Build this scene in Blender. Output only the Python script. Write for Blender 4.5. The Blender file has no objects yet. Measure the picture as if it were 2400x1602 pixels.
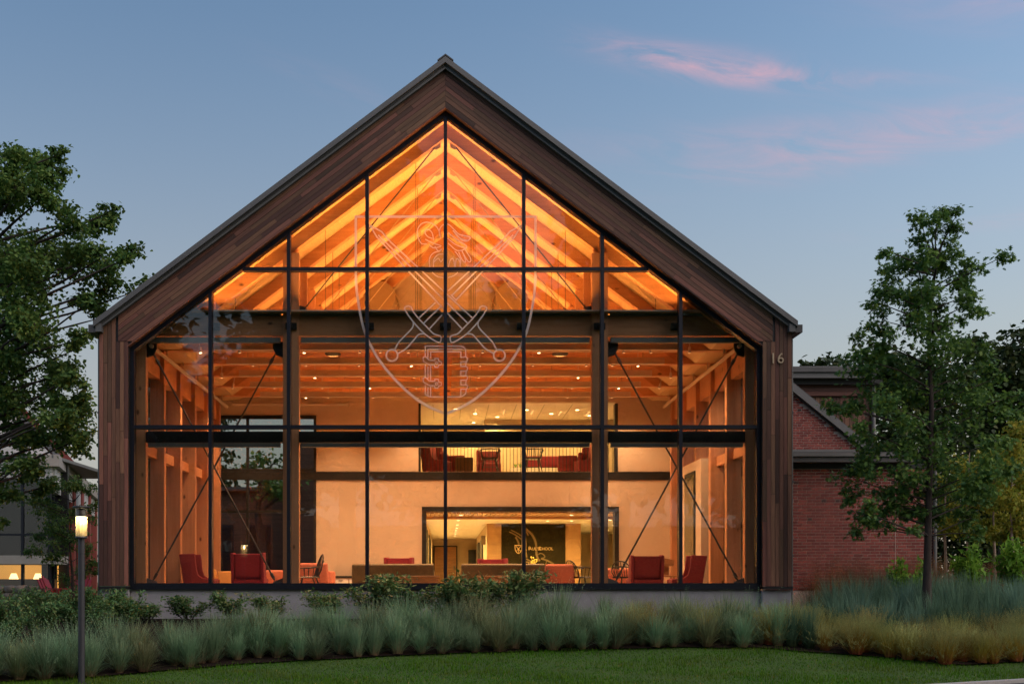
import bpy, bmesh, math, random
import numpy as np
from mathutils import Vector, Matrix, Euler
R = math.radians
random.seed(7)
rng = np.random.default_rng(7)
sc = bpy.context.scene
COL = sc.collection

# ------------------------------------------------------------------ camera
CAM_D, FPX = 24.0, 2760.0            # glass front stands 24 m from the camera
cam = bpy.data.cameras.new('camera'); cam_o = bpy.data.objects.new('camera', cam); COL.objects.link(cam_o)
cam_o.location = (0, -CAM_D, 0); cam_o.rotation_euler = (R(90), 0, 0)
cam.sensor_fit = 'HORIZONTAL'; cam.sensor_width = 36; cam.lens = 36*FPX/2400
cam.shift_x = (1200-1044)/2400; cam.shift_y = (1362-801)/2400
cam.clip_start = .1; cam.clip_end = 5000
sc.camera = cam_o

# ------------------------------------------------------------------ sky
SUN_AZ, SUN_EL = R(76), R(6)      # sun has just gone down to the right, behind the place
world = bpy.data.worlds.new('World'); sc.world = world; world.use_nodes = True
def build_world():
    nt = world.node_tree; N = nt.nodes; L = nt.links; N.clear()
    out = N.new('ShaderNodeOutputWorld'); bg = N.new('ShaderNodeBackground')
    sky = N.new('ShaderNodeTexSky'); sky.sky_type = 'NISHITA'; sky.sun_disc = False
    sky.sun_elevation = SUN_EL; sky.sun_rotation = SUN_AZ
    sky.altitude = 100; sky.air_density = 1.0; sky.dust_density = 1.0; sky.ozone_density = 3.0
    bg.inputs['Strength'].default_value = 0.14
    def m(op, a, b=None, c=None):
        n = N.new('ShaderNodeMath'); n.operation = op
        for i, v in enumerate((a, b, c)):
            if v is None: continue
            if isinstance(v, (int, float)): n.inputs[i].default_value = v
            else: L.new(v, n.inputs[i])
        return n.outputs[0]
    tc = N.new('ShaderNodeTexCoord'); sp = N.new('ShaderNodeSeparateXYZ'); L.new(tc.outputs['Generated'], sp.inputs[0])
    x, y, z = sp.outputs
    az = m('ARCTAN2', x, y); el = m('ARCSINE', z)
    # thin high cloud: streaky noise over the whole sky, thicker in a few long wisps
    cb = N.new('ShaderNodeCombineXYZ'); L.new(m('MULTIPLY', az, 9.0), cb.inputs[0]); L.new(m('MULTIPLY', m('ADD', el, m('MULTIPLY', az, .20)), 42.0), cb.inputs[1])
    nz = N.new('ShaderNodeTexNoise'); nz.inputs['Scale'].default_value = 1.0; nz.inputs['Detail'].default_value = 9; nz.inputs['Roughness'].default_value = .62; nz.inputs['Distortion'].default_value = .7
    L.new(cb.outputs[0], nz.inputs['Vector']); nf = nz.outputs['Fac']
    def wisp(a0, e0, sa, se, amp, tilt=0.0):
        da = m('DIVIDE', m('SUBTRACT', az, a0), sa)
        de = m('DIVIDE', m('SUBTRACT', m('SUBTRACT', el, e0), m('MULTIPLY', m('SUBTRACT', az, a0), tilt)), se)
        g = m('POWER', 2.718, m('MULTIPLY', m('ADD', m('MULTIPLY', da, da), m('MULTIPLY', de, de)), -1.0))
        return m('MULTIPLY', g, amp)
    w = wisp(.222, .404, .075, .0095, 1.2, -.21)
    for args in ((.31, .385, .09, .006, .35, -.10), (.37, .345, .20, .014, .42, -.02), (.30, .328, .14, .012, .34, .03), (.46, .42, .10, .02, .30, -.15), (-.10, .40, .05, .01, .10, -.3), (.48, .27, .12, .006, .2, 0), (2.6, .45, .6, .10, .45, .05), (-2.4, .35, .6, .08, .4, -.05), (1.6, .30, .5, .06, .4, 0)):
        w = m('ADD', w, wisp(*args))
    mr = N.new('ShaderNodeMapRange'); mr.inputs['From Min'].default_value = .38; mr.inputs['From Max'].default_value = .74
    L.new(nf, mr.inputs['Value'])
    fac = m('MINIMUM', m('MULTIPLY', m('MULTIPLY', w, mr.outputs[0]), 1.15), .85)
    hs = N.new('ShaderNodeHueSaturation'); hs.inputs['Saturation'].default_value = .94; hs.inputs['Value'].default_value = 1.0; L.new(sky.outputs[0], hs.inputs['Color'])
    # dusk haze low on the horizon, warmer towards the set sun
    hz = m('POWER', 2.718, m('MULTIPLY', m('POWER', m('DIVIDE', m('MAXIMUM', el, 0.0), .29), 2.0), -1.0))
    wr = N.new('ShaderNodeMapRange'); wr.inputs['From Min'].default_value = -.6; wr.inputs['From Max'].default_value = 1.0
    L.new(m('COSINE', m('SUBTRACT', az, SUN_AZ)), wr.inputs['Value'])
    hc = N.new('ShaderNodeMix'); hc.data_type = 'RGBA'; L.new(wr.outputs[0], hc.inputs['Factor']); hc.inputs['A'].default_value = (1.70, 1.62, 1.62, 1); hc.inputs['B'].default_value = (1.85, 1.60, 1.18, 1)
    hm = N.new('ShaderNodeMix'); hm.data_type = 'RGBA'; L.new(m('MULTIPLY', hz, .9), hm.inputs['Factor']); L.new(hs.outputs[0], hm.inputs['A']); L.new(hc.outputs['Result'], hm.inputs['B'])
    mix = N.new('ShaderNodeMix'); mix.data_type = 'RGBA'
    L.new(fac, mix.inputs['Factor']); L.new(hm.outputs['Result'], mix.inputs['A']); mix.inputs['B'].default_value = (2.7, 1.55, 1.80, 1)
    L.new(mix.outputs['Result'], bg.inputs['Color']); L.new(bg.outputs[0], out.inputs[0])
    return sky, bg, hs, mix
build_world()
sun = bpy.data.lights.new('sun', 'SUN'); sun.energy = 1.3; sun.angle = R(70); sun.color = (1, .82, .70)
sun_o = bpy.data.objects.new('sun', sun); COL.objects.link(sun_o)
sun_o.rotation_euler = Vector((-math.sin(SUN_AZ+R(52))*math.cos(R(48)), -math.cos(SUN_AZ+R(52))*math.cos(R(48)), -math.sin(R(48)))).to_track_quat('-Z', 'Y').to_euler()
sun_o.location = (40, 30, 30)
vs = sc.view_settings; vs.view_transform = 'Standard'; vs.look = 'None'; vs.exposure = 1.0; vs.gamma = 1.0; vs.use_curve_mapping = False
sc.render.engine = 'CYCLES'
cy = sc.cycles
cy.use_denoising = True; cy.max_bounces = 10; cy.diffuse_bounces = 5; cy.glossy_bounces = 4; cy.transmission_bounces = 6; cy.transparent_max_bounces = 32
cy.sample_clamp_indirect = 6; cy.caustics_reflective = False; cy.caustics_refractive = False

WARM = (1.0, .44, .12)               # lamp colour inside

# ------------------------------------------------------------------ helpers
def px(p, d): return (p-1044)*d/FPX                 # image column -> metres across at distance d
def pz(p, d): return (1362-p)*d/FPX                 # image row -> metres above the eye at distance d
def tag(o, label=None, cat=None, group=None, kind=None):
    if label: o['label'] = label
    if cat: o['category'] = cat
    if group: o['group'] = group
    if kind: o['kind'] = kind
    return o
def link(o, parent=None):
    COL.objects.link(o)
    if parent is not None: o.parent = parent
    return o
def empty(name, loc=(0, 0, 0), rz=0, parent=None):
    o = bpy.data.objects.new(name, None); o.empty_display_size = .2; link(o, parent)
    o.location = loc; o.rotation_euler = (0, 0, rz); return o
class MB:
    def __init__(s): s.v = []; s.f = []; s.sm = []
    def add(s, vs, fs, smooth=False):
        o = len(s.v); s.v += [tuple(v) for v in vs]; s.f += [tuple(i+o for i in f) for f in fs]; s.sm += [smooth]*len(fs); return s
    def box(s, x0, x1, y0, y1, z0, z1):
        v = [(x0,y0,z0),(x1,y0,z0),(x1,y1,z0),(x0,y1,z0),(x0,y0,z1),(x1,y0,z1),(x1,y1,z1),(x0,y1,z1)]
        return s.add(v, [(0,3,2,1),(4,5,6,7),(0,1,5,4),(1,2,6,5),(2,3,7,6),(3,0,4,7)])
    def prism(s, poly, y0, y1):                      # polygon in (x,z), extruded along y
        n = len(poly)
        v = [(p[0], y0, p[1]) for p in poly]+[(p[0], y1, p[1]) for p in poly]
        a = sum(poly[i][0]*poly[(i+1)%n][1]-poly[(i+1)%n][0]*poly[i][1] for i in range(n))
        fr = tuple(range(n)); bk = tuple(range(2*n-1, n-1, -1))
        fs = [fr, bk]+[(i, i+n, (i+1)%n+n, (i+1)%n) for i in range(n)]
        if a < 0: fs = [f[::-1] for f in fs]
        return s.add(v, fs)
    def cyl(s, p0, p1, r0, r1=None, n=10, cap=True):
        r1 = r0 if r1 is None else r1
        p0 = Vector(p0); p1 = Vector(p1); d = (p1-p0).normalized()
        a = d.orthogonal().normalized(); b = d.cross(a)
        v = []
        for p, r in ((p0, r0), (p1, r1)):
            for i in range(n):
                t = 2*math.pi*i/n; v.append(p+a*math.cos(t)*r+b*math.sin(t)*r)
        s.add(v, [(i, (i+1)%n, (i+1)%n+n, i+n) for i in range(n)], True)
        if cap: s.add(v, [tuple(range(n-1, -1, -1)), tuple(range(n, 2*n))])
        return s
    def tube(s, pts, rs, n=6, cap=True):
        pts = [Vector(p) for p in pts]; k = len(pts)
        if not hasattr(rs, '__len__'): rs = [rs]*k
        d0 = (pts[1]-pts[0]).normalized(); a = d0.orthogonal().normalized(); v = []
        for i, p in enumerate(pts):
            d = (pts[min(i+1, k-1)]-pts[max(i-1, 0)]).normalized()
            a = (a-d*a.dot(d)); a = a.normalized() if a.length > 1e-6 else d.orthogonal().normalized(); b = d.cross(a)
            for j in range(n):
                t = 2*math.pi*j/n; v.append(p+a*math.cos(t)*rs[i]+b*math.sin(t)*rs[i])
        s.add(v, [(i*n+j, i*n+(j+1)%n, (i+1)*n+(j+1)%n, (i+1)*n+j) for i in range(k-1) for j in range(n)], True)
        if cap: s.add(v[:n]+v[-n:], [tuple(range(n-1, -1, -1)), tuple(range(n, 2*n))])
        return s
    def lathe(s, prof, n=20, c=(0, 0, 0)):           # prof: (r,z) from bottom to top
        v = []
        for r, z in prof:
            for i in range(n):
                t = 2*math.pi*i/n; v.append((c[0]+r*math.cos(t), c[1]+r*math.sin(t), c[2]+z))
        return s.add(v, [(k*n+i, k*n+(i+1)%n, (k+1)*n+(i+1)%n, (k+1)*n+i) for k in range(len(prof)-1) for i in range(n)], True)
    def mesh(s, name):
        me = bpy.data.meshes.new(name); me.from_pydata(s.v, [], s.f)
        me.polygons.foreach_set('use_smooth', s.sm); me.update(); return me
    def build(s, name, mat, parent=None, loc=None, rot=None, bevel=0, seg=2):
        me = s.mesh(name)
        if bevel:
            bm = bmesh.new(); bm.from_mesh(me); bmesh.ops.remove_doubles(bm, verts=bm.verts, dist=1e-5)
            bmesh.ops.bevel(bm, geom=bm.edges[:], offset=bevel, segments=seg, profile=.6, affect='EDGES', clamp_overlap=True)
            for f in bm.faces: f.smooth = True
            bm.to_mesh(me); bm.free()
        me.materials.append(mat)
        o = bpy.data.objects.new(name, me); link(o, parent)
        if loc is not None: o.location = loc
        if rot is not None: o.rotation_euler = rot
        return o
def rbox(name, mat, parent, x0, x1, y0, y1, z0, z1, bev=.04, seg=3):
    return MB().box(x0, x1, y0, y1, z0, z1).build(name, mat, parent, bevel=bev, seg=seg)
def bx(name, mat, parent, x0, x1, y0, y1, z0, z1): return MB().box(x0, x1, y0, y1, z0, z1).build(name, mat, parent)
def copy_tree(o, parent=None):
    c = o.copy(); link(c, parent)
    for ch in list(o.children): copy_tree(ch, c)
    return c
def inst(o, name=None, parent=None, loc=None, rot=None, scale=None):
    c = bpy.data.objects.new(name or o.name.split('.')[0], o.data); link(c, parent)
    if loc is not None: c.location = loc
    if rot is not None: c.rotation_euler = rot
    if scale is not None: c.scale = scale
    return c
def clip(poly, a, b, c):                             # keep a*x+b*z<=c
    out = []
    for i in range(len(poly)):
        p, q = poly[i], poly[(i+1) % len(poly)]
        fp = a*p[0]+b*p[1]-c; fq = a*q[0]+b*q[1]-c
        if fp <= 0: out.append(p)
        if (fp < 0 < fq) or (fq < 0 < fp):
            t = fp/(fp-fq); out.append((p[0]+(q[0]-p[0])*t, p[1]+(q[1]-p[1])*t))
    return out
def poly_mesh(name, V, F, mat, parent=None):
    me = bpy.data.meshes.new(name); me.from_pydata(V, [], F); me.update(); me.materials.append(mat)
    return link(bpy.data.objects.new(name, me), parent)

# ------------------------------------------------------------------ materials
class M:
    pass
def nodemat(name):
    m = bpy.data.materials.new(name); m.use_nodes = True; nt = m.node_tree
    return m, nt, nt.nodes, nt.links, nt.nodes['Principled BSDF']
def ramp(N, L, src, stops):
    r = N.new('ShaderNodeValToRGB'); e = r.color_ramp.elements
    e[0].position, e[0].color = stops[0][0], (*stops[0][1], 1); e[1].position, e[1].color = stops[-1][0], (*stops[-1][1], 1)
    for p, c in stops[1:-1]:
        k = e.new(p); k.color = (*c, 1)
    L.new(src, r.inputs[0]); return r.outputs[0]
def noise(N, L, scale, detail=4, rough=.55, vec=None, dist=0):
    n = N.new('ShaderNodeTexNoise'); n.inputs['Scale'].default_value = scale; n.inputs['Detail'].default_value = detail; n.inputs['Roughness'].default_value = rough; n.inputs['Distortion'].default_value = dist
    if vec is not None: L.new(vec, n.inputs['Vector'])
    return n.outputs['Fac']
def mapping(N, L, scale=(1, 1, 1), coord='Object', loc=None):
    tc = N.new('ShaderNodeTexCoord'); mp = N.new('ShaderNodeMapping'); mp.inputs['Scale'].default_value = scale
    L.new(tc.outputs[coord], mp.inputs['Vector'])
    if loc is not None: L.new(loc, mp.inputs['Location'])
    return mp.outputs[0]
def math_(N, L, op, a, b):
    n = N.new('ShaderNodeMath'); n.operation = op
    for i, v in enumerate((a, b)):
        if isinstance(v, (int, float)): n.inputs[i].default_value = v
        else: L.new(v, n.inputs[i])
    return n.outputs[0]
def mixc(N, L, f, a, b, mode='MIX'):
    n = N.new('ShaderNodeMix'); n.data_type = 'RGBA'; n.blend_type = mode
    for nm, v in (('Factor', f), ('A', a), ('B', b)):
        s = n.inputs[nm]
        if isinstance(v, (int, float)): s.default_value = v
        elif isinstance(v, tuple): s.default_value = (*v, 1)
        else: L.new(v, s)
    return n.outputs['Result']
def bump(N, L, b, h, strength=.3, dist=.01):
    n = N.new('ShaderNodeBump'); n.inputs['Strength'].default_value = strength; n.inputs['Distance'].default_value = dist
    L.new(h, n.inputs['Height']); L.new(n.outputs[0], b.inputs['Normal'])
def plain(name, col, rough=.6, metal=0, var=.12, scale=6, bmp=0, bscale=60, rand=0, spec=.5):
    m, nt, N, L, b = nodemat(name)
    f = noise(N, L, scale, 5, .6, mapping(N, L))
    d = tuple(c*(1-var) for c in col); u = tuple(min(1, c*(1+var)) for c in col)
    c = ramp(N, L, f, [(.3, d), (.7, u)])
    if rand:
        oi = N.new('ShaderNodeObjectInfo'); hs = N.new('ShaderNodeHueSaturation')
        L.new(math_(N, L, 'ADD', math_(N, L, 'MULTIPLY', oi.outputs['Random'], 2*rand), 1-rand), hs.inputs['Value']); L.new(c, hs.inputs['Color']); c = hs.outputs[0]
    L.new(c, b.inputs['Base Color']); b.inputs['Roughness'].default_value = rough; b.inputs['Metallic'].default_value = metal; b.inputs['Specular IOR Level'].default_value = spec
    if bmp: bump(N, L, b, noise(N, L, bscale, 4, .6, mapping(N, L)), bmp, .01)
    return m
def wood(name, dark, light, axis=0, grain=40, rough=.6, knots=0, rand=.25, stretch=.06, huevar=0):
    m, nt, N, L, b = nodemat(name)
    oi = N.new('ShaderNodeObjectInfo'); cb = N.new('ShaderNodeCombineXYZ')
    for i in range(3): L.new(math_(N, L, 'MULTIPLY', oi.outputs['Random'], 37.0+11*i), cb.inputs[i])
    s = [1.0]*3; s[axis] = stretch
    v = mapping(N, L, tuple(s), 'Object', cb.outputs[0])
    f = noise(N, L, grain, 6, .65, v, .4); f2 = noise(N, L, grain*.12, 3, .5, v, 1.2)
    k = math_(N, L, 'ADD', math_(N, L, 'MULTIPLY', f, .55), math_(N, L, 'MULTIPLY', f2, .45))
    c = ramp(N, L, k, [(.33, dark), (.66, light)])
    if knots:
        s2 = [1.0]*3; s2[axis] = .55
        vo = N.new('ShaderNodeTexVoronoi'); vo.inputs['Scale'].default_value = knots; L.new(mapping(N, L, tuple(s2), 'Object', cb.outputs[0]), vo.inputs['Vector'])
        r = ramp(N, L, vo.outputs['Distance'], [(.05, (0, 0, 0)), (.13, (1, 1, 1))])
        c = mixc(N, L, r, tuple(x*.28 for x in dark), c)
    hs = N.new('ShaderNodeHueSaturation'); L.new(c, hs.inputs['Color'])
    L.new(math_(N, L, 'ADD', math_(N, L, 'MULTIPLY', oi.outputs['Random'], 2*rand), 1-rand), hs.inputs['Value'])
    if huevar:
        L.new(math_(N, L, 'ADD', math_(N, L, 'MULTIPLY', math_(N, L, 'FRACT', math_(N, L, 'MULTIPLY', oi.outputs['Random'], 7.31), 0), huevar), .5-huevar/2), hs.inputs['Hue'])
    L.new(hs.outputs[0], b.inputs['Base Color']); b.inputs['Roughness'].default_value = rough
    bump(N, L, b, f, .25, .004)
    return m
def leafmat(name, cols, trans=.35, rough=.55, tip=None):
    m, nt, N, L, b = nodemat(name)
    g = N.new('ShaderNodeNewGeometry')
    c = ramp(N, L, g.outputs['Random Per Island'], [(i/(len(cols)-1), k) for i, k in enumerate(cols)])
    n2 = noise(N, L, .9, 2, .5, mapping(N, L))
    hs = N.new('ShaderNodeHueSaturation'); L.new(c, hs.inputs['Color']); L.new(math_(N, L, 'ADD', math_(N, L, 'MULTIPLY', n2, .9), .55), hs.inputs['Value']); c = hs.outputs[0]
    if tip:
        at = N.new('ShaderNodeAttribute'); at.attribute_name = 'tip'
        c = mixc(N, L, at.outputs['Fac'], c, tip[1]) if tip[0] == 't' else c
    L.new(c, b.inputs['Base Color']); b.inputs['Roughness'].default_value = rough; b.inputs['Specular IOR Level'].default_value = .2
    tr = N.new('ShaderNodeBsdfTranslucent'); L.new(c, tr.inputs[0]); mx = N.new('ShaderNodeMixShader'); mx.inputs[0].default_value = trans
    L.new(b.outputs[0], mx.inputs[1]); L.new(tr.outputs[0], mx.inputs[2]); L.new(mx.outputs[0], N['Material Output'].inputs[0])
    return m
def bladed(name, base, mid, top, var=.35, trans=.3, patch=None):
    m, nt, N, L, b = nodemat(name)
    at = N.new('ShaderNodeAttribute'); at.attribute_name = 'tip'
    c = ramp(N, L, at.outputs['Fac'], [(0, base), (.42, mid), (1, top)])
    if patch:
        pf = ramp(N, L, noise(N, L, 1.1, 5, .65, mapping(N, L, (.6, 1.6, 1)), .6), [(.42, (0, 0, 0)), (.70, (1, 1, 1))]); c = mixc(N, L, math_(N, L, 'MULTIPLY', pf, .75), c, patch)
    g = N.new('ShaderNodeNewGeometry'); oi = N.new('ShaderNodeObjectInfo')
    hs = N.new('ShaderNodeHueSaturation'); L.new(c, hs.inputs['Color'])
    v = math_(N, L, 'ADD', math_(N, L, 'MULTIPLY', g.outputs['Random Per Island'], var), math_(N, L, 'MULTIPLY', oi.outputs['Random'], var))
    L.new(math_(N, L, 'ADD', v, 1-var), hs.inputs['Value'])
    L.new(math_(N, L, 'ADD', math_(N, L, 'MULTIPLY', oi.outputs['Random'], .05), .475), hs.inputs['Hue'])
    L.new(hs.outputs[0], b.inputs['Base Color']); b.inputs['Roughness'].default_value = .8; b.inputs['Specular IOR Level'].default_value = .05
    tr = N.new('ShaderNodeBsdfTranslucent'); L.new(hs.outputs[0], tr.inputs[0]); mx = N.new('ShaderNodeMixShader'); mx.inputs[0].default_value = trans
    L.new(b.outputs[0], mx.inputs[1]); L.new(tr.outputs[0], mx.inputs[2]); L.new(mx.outputs[0], N['Material Output'].inputs[0])
    return m
def glassmat(name, tint=(.93, .95, .94), r0=.045, wob=.0, rough=0.0):
    m, nt, N, L, b = nodemat(name); N.remove(b)
    lw = N.new('ShaderNodeLayerWeight'); lw.inputs[0].default_value = .5
    f = math_(N, L, 'ADD', math_(N, L, 'MULTIPLY', math_(N, L, 'POWER', lw.outputs['Facing'], 5.0), 1-r0), r0)
    t = N.new('ShaderNodeBsdfTransparent'); t.inputs[0].default_value = (*tint, 1)
    g = N.new('ShaderNodeBsdfGlossy'); g.inputs['Roughness'].default_value = rough
    if wob:
        oi = N.new('ShaderNodeObjectInfo'); cb = N.new('ShaderNodeCombineXYZ')
        for i in range(3): L.new(math_(N, L, 'MULTIPLY', oi.outputs['Random'], 23.0+7*i), cb.inputs[i])
        bp = N.new('ShaderNodeBump'); bp.inputs['Strength'].default_value = 1; bp.inputs['Distance'].default_value = wob
        L.new(noise(N, L, .9, 2, .5, mapping(N, L, (1, 1, 1), 'Object', cb.outputs[0])), bp.inputs['Height']); L.new(bp.outputs[0], g.inputs['Normal'])
    mx = N.new('ShaderNodeMixShader'); L.new(f, mx.inputs[0]); L.new(t.outputs[0], mx.inputs[1]); L.new(g.outputs[0], mx.inputs[2])
    L.new(mx.outputs[0], N['Material Output'].inputs[0]); return m
def emit(name, col, s):
    m, nt, N, L, b = nodemat(name); b.inputs['Base Color'].default_value = (*col, 1)
    b.inputs['Emission Color'].default_value = (*col, 1); b.inputs['Emission Strength'].default_value = s; return m
def vinyl(name, col, op):
    m, nt, N, L, b = nodemat(name); N.remove(b)
    d = N.new('ShaderNodeBsdfDiffuse'); d.inputs[0].default_value = (*col, 1)
    tl = N.new('ShaderNodeBsdfTranslucent'); tl.inputs[0].default_value = (*col, 1)
    a = N.new('ShaderNodeMixShader'); a.inputs[0].default_value = .5; L.new(d.outputs[0], a.inputs[1]); L.new(tl.outputs[0], a.inputs[2])
    t = N.new('ShaderNodeBsdfTransparent'); mx = N.new('ShaderNodeMixShader'); mx.inputs[0].default_value = op
    L.new(t.outputs[0], mx.inputs[1]); L.new(a.outputs[0], mx.inputs[2]); L.new(mx.outputs[0], N['Material Output'].inputs[0]); return m

M.clad = wood('dark stained cedar', (.064, .026, .016), (.175, .077, .047), 0, 60, .62, 0, .60, .05, .03)
M.clad_v = wood('dark stained cedar upright', (.074, .030, .018), (.205, .090, .055), 2, 60, .62, 0, .60, .05, .03)
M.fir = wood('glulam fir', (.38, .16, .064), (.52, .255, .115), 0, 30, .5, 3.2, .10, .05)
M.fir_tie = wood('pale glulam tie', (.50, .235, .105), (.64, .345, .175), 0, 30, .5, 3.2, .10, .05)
M.deck = wood('pale roof decking', (.50, .31, .13), (.66, .44, .21), 0, 26, .55, 0, .05, 14)
M.fir_z = wood('glulam fir upright', (.43, .18, .082), (.57, .285, .145), 2, 30, .5, 3.2, .10, .05)
M.oakwood = wood('oak furniture', (.20, .09, .035), (.36, .18, .07), 0, 30, .45, 0, .1, .08)
M.slat = wood('slatted cedar soffit', (.34, .19, .09), (.5, .29, .14), 0, 30, .5, 0, .15, .06)
M.darkwood = plain('black painted wood', (.02, .017, .015), .35, 0, .2)
M.frame = plain('dark bronze aluminium', (.010, .012, .020), .38, .3, .15)
M.black = plain('black steel', (.013, .013, .014), .45, .2, .15)
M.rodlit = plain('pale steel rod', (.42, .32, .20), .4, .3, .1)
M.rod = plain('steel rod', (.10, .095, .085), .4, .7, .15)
M.roof = plain('grey zinc roof', (.085, .084, .086), .5, .35, .12, 2.0, .1, 30)
M.fascia = plain('grey metal fascia', (.13, .13, .132), .5, .3, .1, 1.5)
M.concrete = plain('cast concrete', (.30, .295, .31), .85, 0, .13, 3.5, .35, 90, .05)
M.plaster = plain('warm white plaster', (.50, .39, .28), .8, 0, .05, 1.3, .05, 120, .03)
M.white = plain('white painted board', (.72, .70, .66), .6, 0, .05)
M.floor = wood('pale oak floor', (.52, .40, .29), (.66, .53, .40), 1, 12, .5, 0, 0, .05)
M.shade = plain('grey roller shade cassette', (.16, .17, .165), .5, .1, .08)
M.pane = glassmat('curtain wall glass', (.83, .84, .83), .070, .0022)
M.pane2 = glassmat('plain window glass', (.90, .93, .92), .05, .001)
M.vinyl = vinyl('frosted vinyl film', (.84, .82, .83), .50)
M.red = plain('dark red wool', (.17, .022, .028), .95, 0, .2, 40, .3, 300)
M.red2 = plain('crimson wool', (.20, .018, .035), .95, 0, .2, 40, .3, 300)
M.coral = plain('coral wool', (.50, .16, .10), .95, 0, .12, 40, .3, 300)
M.amber = plain('amber wool', (.60, .30, .09), .95, 0, .12, 40, .3, 300)
M.olive = plain('olive brown leather', (.14, .095, .04), .5, 0, .15, 12, .15, 120)
M.brown = plain('brown wool', (.09, .055, .03), .9, 0, .15, 40, .3, 300)
M.mortar = plain('pale mortar', (.62, .50, .43), .95, 0, .1, 20)
def brickmat(name, d, l):
    m, nt, N, L, b = nodemat(name)
    oi = N.new('ShaderNodeObjectInfo'); g = N.new('ShaderNodeNewGeometry')
    r = math_(N, L, 'FRACT', math_(N, L, 'ADD', oi.outputs['Random'], math_(N, L, 'MULTIPLY', g.outputs['Random Per Island'], 5.0)), 0)
    c = ramp(N, L, r, [(0, d), (.55, tuple((a+b_)/2 for a, b_ in zip(d, l))), (1, l)])
    f = noise(N, L, 55, 5, .7, mapping(N, L, (1, 1, 1), 'Object'))
    c = mixc(N, L, math_(N, L, 'MULTIPLY', f, .35), c, (.05, .018, .016))
    L.new(c, b.inputs['Base Color']); b.inputs['Roughness'].default_value = .9; bump(N, L, b, f, .4, .005); return m
M.brick = brickmat('red brick', (.19, .040, .036), (.37, .090, .072))
def brickfar():
    m, nt, N, L, b = nodemat('far brickwork'); t = N.new('ShaderNodeTexBrick'); t.inputs['Scale'].default_value = 1; t.inputs['Brick Width'].default_value = .42; t.inputs['Row Height'].default_value = .14; t.inputs['Mortar Size'].default_value = .012
    t.inputs['Color1'].default_value = (.20, .05, .04, 1); t.inputs['Color2'].default_value = (.28, .08, .06, 1); t.inputs['Mortar'].default_value = (.10, .06, .05, 1)
    tc = N.new('ShaderNodeTexCoord'); mp = N.new('ShaderNodeMapping'); mp.inputs['Rotation'].default_value = (R(-90), 0, 0); L.new(tc.outputs['Object'], mp.inputs[0]); L.new(mp.outputs[0], t.inputs[0]); L.new(t.outputs[0], b.inputs['Base Color']); b.inputs['Roughness'].default_value = .9; return m
M.brickfar = brickfar()
M.bark = wood('grey brown bark', (.022, .016, .014), (.062, .046, .040), 2, 34, .95, 0, .05, .18)
M.birchbark = wood('pale birch bark', (.20, .13, .10), (.40, .31, .26), 2, 20, .9, 0, .05, 3.0)
M.oakleaf = leafmat('oak leaves', [(.055, .13, .042), (.090, .185, .048), (.16, .26, .045), (.072, .165, .065)], .35)
M.mapleleaf = leafmat('maple leaves', [(.050, .12, .038), (.085, .175, .046), (.15, .24, .052), (.12, .165, .04)], .3)
M.darkleaf = leafmat('dark far leaves', [(.024, .046, .018), (.038, .066, .022), (.070, .080, .022)], .25)
M.birchleaf = leafmat('birch leaves', [(.20, .26, .036), (.32, .34, .045), (.42, .34, .05), (.15, .21, .04)], .4)
M.shrubleaf = leafmat('shrub leaves', [(.045, .125, .048), (.080, .18, .062), (.14, .24, .075), (.15, .14, .055)], .25, .4)
M.limeleaf = leafmat('bright green shrub leaves', [(.10, .24, .03), (.17, .34, .04), (.22, .38, .05)], .4)
M.bluegrass = bladed('blue grey grass blades', (.23, .15, .09), (.145, .245, .135), (.24, .345, .20), .55)
M.drygrass = bladed('drying tan green grass blades', (.22, .14, .08), (.17, .21, .10), (.27, .30, .16), .55)
M.deepgrass = bladed('deep green blue grass blades', (.08, .11, .045), (.095, .18, .115), (.17, .28, .19), .4)
M.yellowgrass = bladed('yellow tipped grass blades', (.32, .10, .055), (.30, .20, .028), (.33, .34, .13), .35)
M.redgrass = bladed('tall reddish haze grass', (.07, .10, .03), (.11, .11, .034), (.20, .10, .055), .4)
M.lawnblade = bladed('mown grass blades', (.036, .092, .008), (.066, .17, .010), (.11, .23, .020), .6, .3, (.115, .125, .022))
def lawnmat():
    m, nt, N, L, b = nodemat('lawn soil and grass')
    f = noise(N, L, .8, 5, .6, mapping(N, L)); g = noise(N, L, 30, 4, .7, mapping(N, L))
    c = ramp(N, L, f, [(.3, (.034, .085, .010)), (.7, (.066, .135, .016))]); c = mixc(N, L, math_(N, L, 'MULTIPLY', g, .5), c, (.012, .025, .008))
    L.new(c, b.inputs['Base Color']); b.inputs['Roughness'].default_value = .95; bump(N, L, b, g, .8, .03); return m
M.lawn = lawnmat()
M.mulch = plain('dark bark mulch', (.017, .011, .009), 1, 0, .5, 30, 1.0, 40, 0, .1)
M.asphalt = plain('asphalt', (.05, .05, .052), .9, 0, .2, 40, .4, 150)
M.kerb = plain('granite kerb', (.33, .32, .31), .85, 0, .15, 30, .3, 120)
M.stone = plain('field stone', (.27, .22, .18), .9, 0, .3, 7, .6, 30, .25)

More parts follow.
